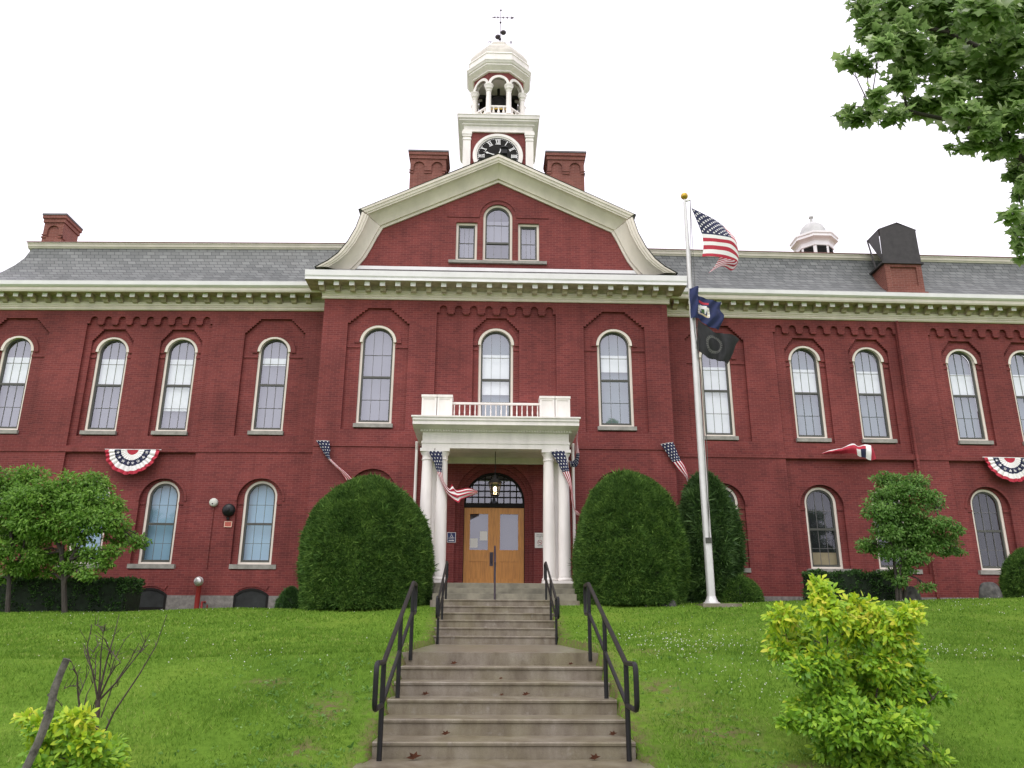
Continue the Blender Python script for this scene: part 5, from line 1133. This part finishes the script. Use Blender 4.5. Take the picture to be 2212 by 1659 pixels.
crown_tree('maple_tree', 'maple boughs overhanging from the upper right corner', 10.2, (2560, 1320), MB_, 14500, .135, M['maple'],
    [([(2560, 1420, 0), (2540, 1000, 0), (2500, 600, 0), (2450, 420, 0), (2400, 200, 0), (2350, -100, 0)], .24, True), ([(2490, 620, 0), (2330, 440, -.1), (2215, 348, -.1), (2130, 296, 0), (2060, 262, 0), (1960, 240, .1), (1880, 232, .1)], .045, False), ([(2420, 300, 0), (2260, 190, .1), (2150, 120, .1), (2050, 70, .1), (1950, 50, 0)], .05, False), ([(2480, 560, 0), (2330, 500, 0), (2260, 500, 0), (2215, 500, 0)], .02, False), ([(2370, 0, 0), (2240, 60, .2), (2212, 150, .1), (2190, 260, 0)], .03, False), ([(2215, 348, -.1), (2150, 300, .1), (2090, 262, .1)], .03, False)], .10, T=MAPLE, TF=MAPLEF, dj=1.1, droop=.5, lim_r=.10, shell_p=.75)
YS = 8.3
zg = float(at(1850, 1395, YS)[2])
crown_tree('golden_shrub', 'large yellow-green leafy shrub on the right lawn', YS, (1860, 1655),
    [(1690, 1335, 38, 26), (1705, 1375, 48, 34), (1688, 1405, 34, 26), (1745, 1395, 40, 34), (1768, 1262, 20, 16), (1778, 1290, 30, 26), (1790, 1330, 46, 34), (1850, 1315, 40, 26), (1845, 1360, 50, 34), (1900, 1340, 38, 28), (1955, 1335, 34, 22), (1970, 1315, 24, 12), (1935, 1375, 44, 28), (1780, 1430, 50, 34), (1840, 1440, 56, 36), (1910, 1440, 52, 40), (1965, 1425, 36, 30), (1735, 1450, 34, 24), (1990, 1470, 30, 20), (1800, 1500, 54, 36), (1870, 1500, 56, 40), (1945, 1500, 48, 34), (2010, 1505, 30, 14), (2040, 1500, 16, 10), (1740, 1525, 44, 20), (1705, 1560, 26, 12), (1760, 1555, 50, 28), (1830, 1570, 60, 38), (1910, 1570, 56, 40), (1975, 1565, 40, 30), (1800, 1620, 46, 30), (1870, 1640, 64, 34), (1940, 1640, 50, 34), (2000, 1620, 26, 22), (2030, 1640, 24, 12), (1850, 1600, 54, 34), (1890, 1545, 50, 30), (1800, 1585, 40, 26), (1930, 1615, 44, 28), (1840, 1535, 46, 28)],
    21000, .076, M['gold_leaf'], [([(1850, 1690, 0), (1845, 1600, 0), (1830, 1500, 0), (1790, 1400, 0), (1775, 1300, 0)], .014, True), ([(1865, 1690, 0), (1880, 1580, 0), (1900, 1460, 0), (1950, 1370, 0)], .013, True), ([(1880, 1690, 0), (1925, 1600, -.1), (1975, 1540, -.1), (2015, 1510, -.1)], .006, True), ([(1845, 1690, 0), (1800, 1560, .1), (1740, 1480, .1), (1700, 1420, .1)], .011, True), ([(1800, 1560, .1), (1755, 1510, .1), (1720, 1480, .1)], .004, False)], .03, cat='shrub', mats2=(M['lime_leaf'], zg, .55), dj=.4, grp='golden leaved shrubs', lim_r=.22, bark='twig')
zg = float(at(150, 1585, 7.0)[2])
crown_tree('golden_shrub', 'low yellow-green shrub in lower left corner under bare twigs', 7.0, (160, 1690),
    [(62, 1552, 24, 12), (90, 1572, 34, 22), (120, 1565, 30, 18), (165, 1558, 40, 22), (140, 1592, 46, 26), (100, 1610, 40, 26), (180, 1600, 46, 28), (140, 1640, 60, 34), (200, 1640, 46, 34), (238, 1620, 28, 26), (245, 1648, 26, 22), (90, 1650, 36, 20)],
    3600, .072, M['gold_leaf'], [([(170, 1720, 0), (165, 1640, 0), (140, 1580, 0)], .015, True)], .03, cat='shrub', mats2=(M['lime_leaf'], zg, .26), dj=.25, grp='golden leaved shrubs', lim_r=.2, bark='twig')
# bare twiggy shrub and leaning cut branch in the lower left corner
BR = (0, 1780, 420, 2304); YB = 7.35
o = thing('bare_shrub', 'leafless dead twiggy shrub rising from the yellow shrub at left', 'shrub', (float(zz(BR, 905, 1500, YB)[0]), YB, gz(-4, YB)))
q = MB(); q.tube([(float(zz(BR, 905, 1500, YB)[0])-.03, YB, gz(-4, YB)-.1)]+[tuple(zz(BR, x, y, YB)) for x, y in [(900, 1470), (905, 1300), (925, 1120), (930, 1010)]], [.030, .028, .026, .024, .020], 8); q.build('trunk', M['twig'], o)
q = MB()
TW = [[(930, 1010), (895, 820), (850, 650), (805, 490)], [(930, 1005), (950, 780), (965, 560), (985, 350)], [(935, 980), (1010, 640), (1080, 400), (1132, 195)], [(945, 1000), (1035, 800), (1100, 690), (1150, 660)], [(950, 1010), (1100, 850), (1330, 560), (1420, 380)],
      [(930, 1450), (1080, 1130), (1330, 760), (1480, 500), (1590, 200)], [(770, 1180), (745, 960), (735, 780), (665, 640)], [(770, 1175), (830, 960), (890, 830)], [(770, 1200), (760, 1500)], [(740, 1000), (800, 850), (850, 720)], [(850, 650), (835, 500), (885, 295)], [(870, 720), (820, 600), (800, 560)], [(1010, 640), (1050, 540), (1110, 620), (1150, 655)], [(985, 360), (1000, 300)], [(985, 360), (940, 310), (900, 300)], [(1000, 440), (1060, 600), (1020, 760)],
      [(880, 1430), (870, 1200), (890, 1060)], [(960, 1180), (1060, 900), (1120, 880)], [(905, 820), (910, 570)], [(735, 780), (690, 720), (660, 730)], [(740, 880), (660, 880), (600, 910)], [(1100, 850), (1240, 620), (1320, 470)], [(1035, 800), (1080, 640), (1190, 430)], [(670, 1200), (600, 1090), (540, 1010)], [(1330, 560), (1400, 480)], [(880, 560), (950, 460)]]
for k, t in enumerate(TW):
    dy = RNG.normal()*.12; n = len(t); q.tube([tuple(zz(BR, x+RNG.normal()*3, y, YB+dy*(i/(n-1)))) for i, (x, y) in enumerate(t)], list(np.linspace(.010 if k < 7 else .006, .0025, n)), 5)
    for j in range(5):
        i = RNG.integers(0, n-1); f_ = RNG.uniform(); a = np.array(t[i])*(1-f_)+np.array(t[i+1])*f_; b_ = a+np.array([RNG.normal()*45, -abs(RNG.normal())*60-10]); d1 = dy*(i+f_)/(n-1); q.tube([tuple(zz(BR, a[0], a[1], YB+d1)), tuple(zz(BR, b_[0], b_[1], YB+d1+RNG.normal()*.06))], [.0035, .0015], 4)
q.build('twigs', M['twig'], o)
ST = [(250, 1659), (370, 1400), (462, 1160), (490, 1040), (520, 900), (575, 760), (635, 622)]; YT = 4.8
p0 = zz(BR, 250, 1659, YT); pts = [tuple(zz(BR, x, y, YT)) for x, y in ST]; d = np.array(pts[0])-np.array(pts[1]); d = d/abs(d[2]); L = pts[0][2]-gz(p0[0], YT)+.08
pts = [tuple(np.array(pts[0])+d*L)]+pts
o = thing('cut_branch', 'lichened grey cut branch leaning up in the lower left corner', 'branch', pts[0])
q = MB(); q.tube(pts, [.024, .0215, .021, .0245, .020, .021, .019, .0195], 12); q.build('stick', M['bark2'], o, smooth=True)
q = MB(); c = zz(BR, 455, 1150, YT); q.tube([tuple(c), tuple(c+np.array([-.022, -.01, .012]))], [.014, .008], 6); c = zz(BR, 490, 985, YT); q.tube([tuple(c), tuple(c+np.array([-.018, -.01, .016]))], [.012, .007], 6); q.build('knot', M['bark2'], o)
# stones along the beds
def stone(px, py, wpx, hpx, Y, name, label, mat, cat='stone', flat=False):
    c = at(px, py, Y); k = mpp(c); rx, h = wpx/2*k, hpx*k; z = gz(c[0], Y); v = []; f = []; nn, mm = 18, 9; s_ = RNG.uniform(0, 9, 3)
    for j in range(mm+1):
        for i in range(nn):
            t = 2*PI*i/nn; ph = PI/2*j/mm; r = math.cos(ph)**.6*(1+.09*math.sin(3*t+s_[0])+.05*math.sin(5*t+4*ph+s_[1])); v.append((c[0]+rx*r*math.cos(t), Y+rx*.7*r*math.sin(t), z-.08+(h+.08)*math.sin(ph)*(1+.05*math.sin(4*t+s_[2]))))
    for j in range(mm): f += [(j*nn+i, j*nn+(i+1) % nn, (j+1)*nn+(i+1) % nn, (j+1)*nn+i) for i in range(nn)]
    o = link(name, mesh_from(name, v, f, mat, None, True)); tag(o, label, cat, 'stones along the planting beds')
    return o
stone(1442, 1296, 40, 16, 20.3, 'boulder', 'low grey boulder under the big right yew', M['boulder']); stone(1970, 1292, 42, 30, 22.6, 'memorial_stone', 'dark rounded stone by the small right tree trunk', M['boulder']); o = stone(2142, 1292, 50, 34, 22.3, 'memorial_stone', 'rounded dark stone marker at the foot of far right yew', M['boulder'])
# turf
BARE = [(2.45, 9.0, .5, .28), (2.1, 10.2, .3, .25), (3.0, 8.2, .45, .22), (-1.75, 9.6, .25, .5), (-1.8, 8.6, .22, .35), (-2.6, 10.3, .3, .16), (2.2, 11.6, .35, .3), (4.6, 10.6, .4, .2)]
def bare(x, y):
    b_ = np.zeros_like(x)
    for cx_, cy_, rx_, ry_ in BARE: b_ = np.maximum(b_, np.clip(1.25-np.hypot((x-cx_)/rx_, (y-cy_)/ry_), 0, 1))
    return b_
at_ = lawn.data.attributes['worn']; wv = np.empty(len(lawn.data.vertices), np.float32); at_.data.foreach_get('value', wv); wp = np.empty(len(wv)*3, np.float32); lawn.data.vertices.foreach_get('co', wp); wp = wp.reshape(-1, 3)
at_.data.foreach_set('value', np.maximum(wv, .9*bare(wp[:, 0].astype(float), wp[:, 1].astype(float))).astype(np.float32))
def blades(n, ymin, ymax, hw, h, w, seed):
    rg = np.random.default_rng(seed); y = ymin+(ymax-ymin)*rg.uniform(0, 1, n)**1.3; x = rg.uniform(-1, 1, n)*(hw+y*.70)
    ok = (np.abs(x-.2) > 1.30) & ~((np.abs(x-.2) < 2.5) & (y > 20.4)) & (y < 25.1)
    wo = np.clip(1.25-(np.abs(x-.2)-1.32)/.40, 0, 1); ok &= rg.uniform(0, 1, n) > wo*.8
    pt = np.sin(x*2.1+1)*np.sin(y*2.7)+.6*np.sin(x*4.7-y*3.1); ok &= rg.uniform(0, 1, n) < .68+.34*pt; ok &= rg.uniform(0, 1, n) > .75*bare(x, y)
    x, y = x[ok], y[ok]; n = len(x); z = ground(x, y); hh = h*rg.uniform(.45, 1.3, n)*(1+.35*np.sin(x*1.3+y*.9)*np.sin(y*1.9)); a = rg.uniform(0, 2*PI, n); ln = rg.normal(size=(n, 2))*.55*hh[:, None]
    b_ = np.stack([x, y, z-.005], 1); s_ = np.stack([np.cos(a), np.sin(a), np.zeros(n)], 1)*(w*(.6+.02*y[:, None]*1.5)); tip = b_+np.concatenate([ln, hh[:, None]], 1)
    return np.stack([b_-s_, b_+s_, tip], 1).reshape(-1, 3)
V = np.concatenate([blades(300000, 6.2, 13.0, 2.6, .045, .006, 1), blades(260000, 11.5, 25.2, 3.2, .045, .012, 2)])
kind(fastmesh('grass', V, np.arange(len(V)).reshape(-1, 3), M['grass']), 'stuff')
# broad weeds near the steps and clover heads in drifts
n = 300; x = np.where(RNG.uniform(size=n) < .7, -1.35-np.abs(RNG.normal(size=n))*.9, 1.75+np.abs(RNG.normal(size=n))*.9); y = RNG.uniform(7.0, 11.2, n); y = y-.0*x
P = np.repeat(np.stack([x, y, ground(x, y)+.01], 1), 5, 0)+RNG.normal(size=(n*5, 3))*np.array([.05, .05, .01]); D = RNG.normal(size=(n*5, 3)); D[:, 2] = np.abs(D[:, 2])*.6+.3
kind(scatter(P, D, .045*RNG.uniform(.5, 1.5, n*5), OVAL, OVALF, 'weeds', M['treeleaf2'], up=np.broadcast_to(np.array([0, 0, 1.]), (n*5, 3))), 'stuff')
cl = []
for (px, py, sx_, sy_, k, Yq) in [(a, b_, c, d, int(k*.6), e) for a, b_, c, d, k, e in [(1420, 1380, 90, 5, 130, 14.5), (1560, 1384, 120, 5, 170, 13.5), (1500, 1400, 120, 12, 120, 11.9), (1460, 1425, 50, 14, 60, 11.2), (1640, 1490, 50, 26, 60, 9.9), (1580, 1440, 120, 40, 70, 10.8), (2080, 1405, 110, 18, 120, 12.0), (2050, 1310, 140, 5, 90, 23.0), (1500, 1310, 150, 5, 70, 22.5), (300, 1380, 280, 12, 90, 13.5), (250, 1345, 240, 18, 70, 19.5), (600, 1420, 160, 25, 40, 11.2), (2100, 1340, 100, 14, 80, 19.5)]]:
    for _ in range(k):
        c = at(px, py, Yq); k_ = mpp(c); xx = c[0]+RNG.normal()*sx_*k_*.8; yy = Yq+RNG.normal()*(.55 if Yq < 13 else 1.6); 
        if abs(xx-.2) > 1.5 and yy < 24.5: cl.append((xx, yy, gz(xx, yy)+.05))
cl = np.array(cl); n = len(cl); OCT = np.array([(1,0,0),(-1,0,0),(0,1,0),(0,-1,0),(0,0,1),(0,0,-1)], float); OF = np.array([(0,2,4),(2,1,4),(1,3,4),(3,0,4),(2,0,5),(1,2,5),(3,1,5),(0,3,5)])
kind(scatter(cl, RNG.normal(size=(n, 3)), .010*RNG.uniform(.6, 1.3, n)*(.52+.022*cl[:, 1]), OCT, OF, 'clover_flowers', M['clover']), 'stuff')
# ------------------------------------------------------------------ the wings splay back very slightly from the centre bay
def splay(x): return .031*max(0, CL-x)+.012*max(0, x-CRR)
def walk(o):
    for c in list(o.children):
        if abs(c.location.x) > 1e-6: c.location.y += splay(c.location.x)
        elif c.type == 'MESH':
            if c.data.users == 1: shear(c.data)
            walk(c)
def shear(me):
    co = np.empty(len(me.vertices)*3, np.float32); me.vertices.foreach_get('co', co); co = co.reshape(-1, 3)
    co[:, 1] += .031*np.maximum(0, CL-co[:, 0])+.012*np.maximum(0, co[:, 0]-CRR); me.vertices.foreach_set('co', co.ravel()); me.update()
walk(house)
for o in list(COL.objects):
    n_ = o.name.split('.')[0]
    if n_ in ('fire_horn', 'alarm_bell', 'warning_plate', 'standpipe'): o.location.y += splay(o.location.x)
    if n_ == 'bunting': shear(o.data); [shear(c.data) for c in o.children]
# ------------------------------------------------------------------ overcast daylight
SUN_EL, SUN_AZ = R(58), R(205)      # azimuth measured from +Y clockwise: high, behind the photographer
w = bpy.data.worlds.new('World'); S.world = w; w.use_nodes = True; nt = w.node_tree; bg = nt.nodes['Background']
sky = N(nt, 'ShaderNodeTexSky', sky_type='NISHITA'); sky.sun_disc = False; sky.sun_elevation = SUN_EL; sky.sun_rotation = SUN_AZ; sky.dust_density = 4; sky.air_density = 1.0
hs = N(nt, 'ShaderNodeHueSaturation'); hs.inputs['Saturation'].default_value = .25; nt.links.new(sky.outputs[0], hs.inputs['Color'])
cloud = mixc(nt, .72, hs.outputs[0], (11.5, 10.9, 12.0)); nt.links.new(cloud, bg.inputs[0]); bg.inputs[1].default_value = .125
sl = bpy.data.lights.new('sun', 'SUN'); sl.energy = .9; sl.angle = R(30); sl.color = (1, .97, .92); so = bpy.data.objects.new('sun', sl); COL.objects.link(so)
dv = Vector((math.sin(SUN_AZ)*math.cos(SUN_EL), math.cos(SUN_AZ)*math.cos(SUN_EL), math.sin(SUN_EL))); so.rotation_euler = dv.to_track_quat('Z', 'Y').to_euler(); so.location = (0, -10, 30)
S.view_settings.view_transform = 'Standard'; S.view_settings.look = 'None'; S.view_settings.exposure = .38; S.view_settings.gamma = 1
S.render.engine = 'CYCLES'; S.cycles.max_bounces = 8; S.cycles.transparent_max_bounces = 12; S.cycles.use_denoising = True
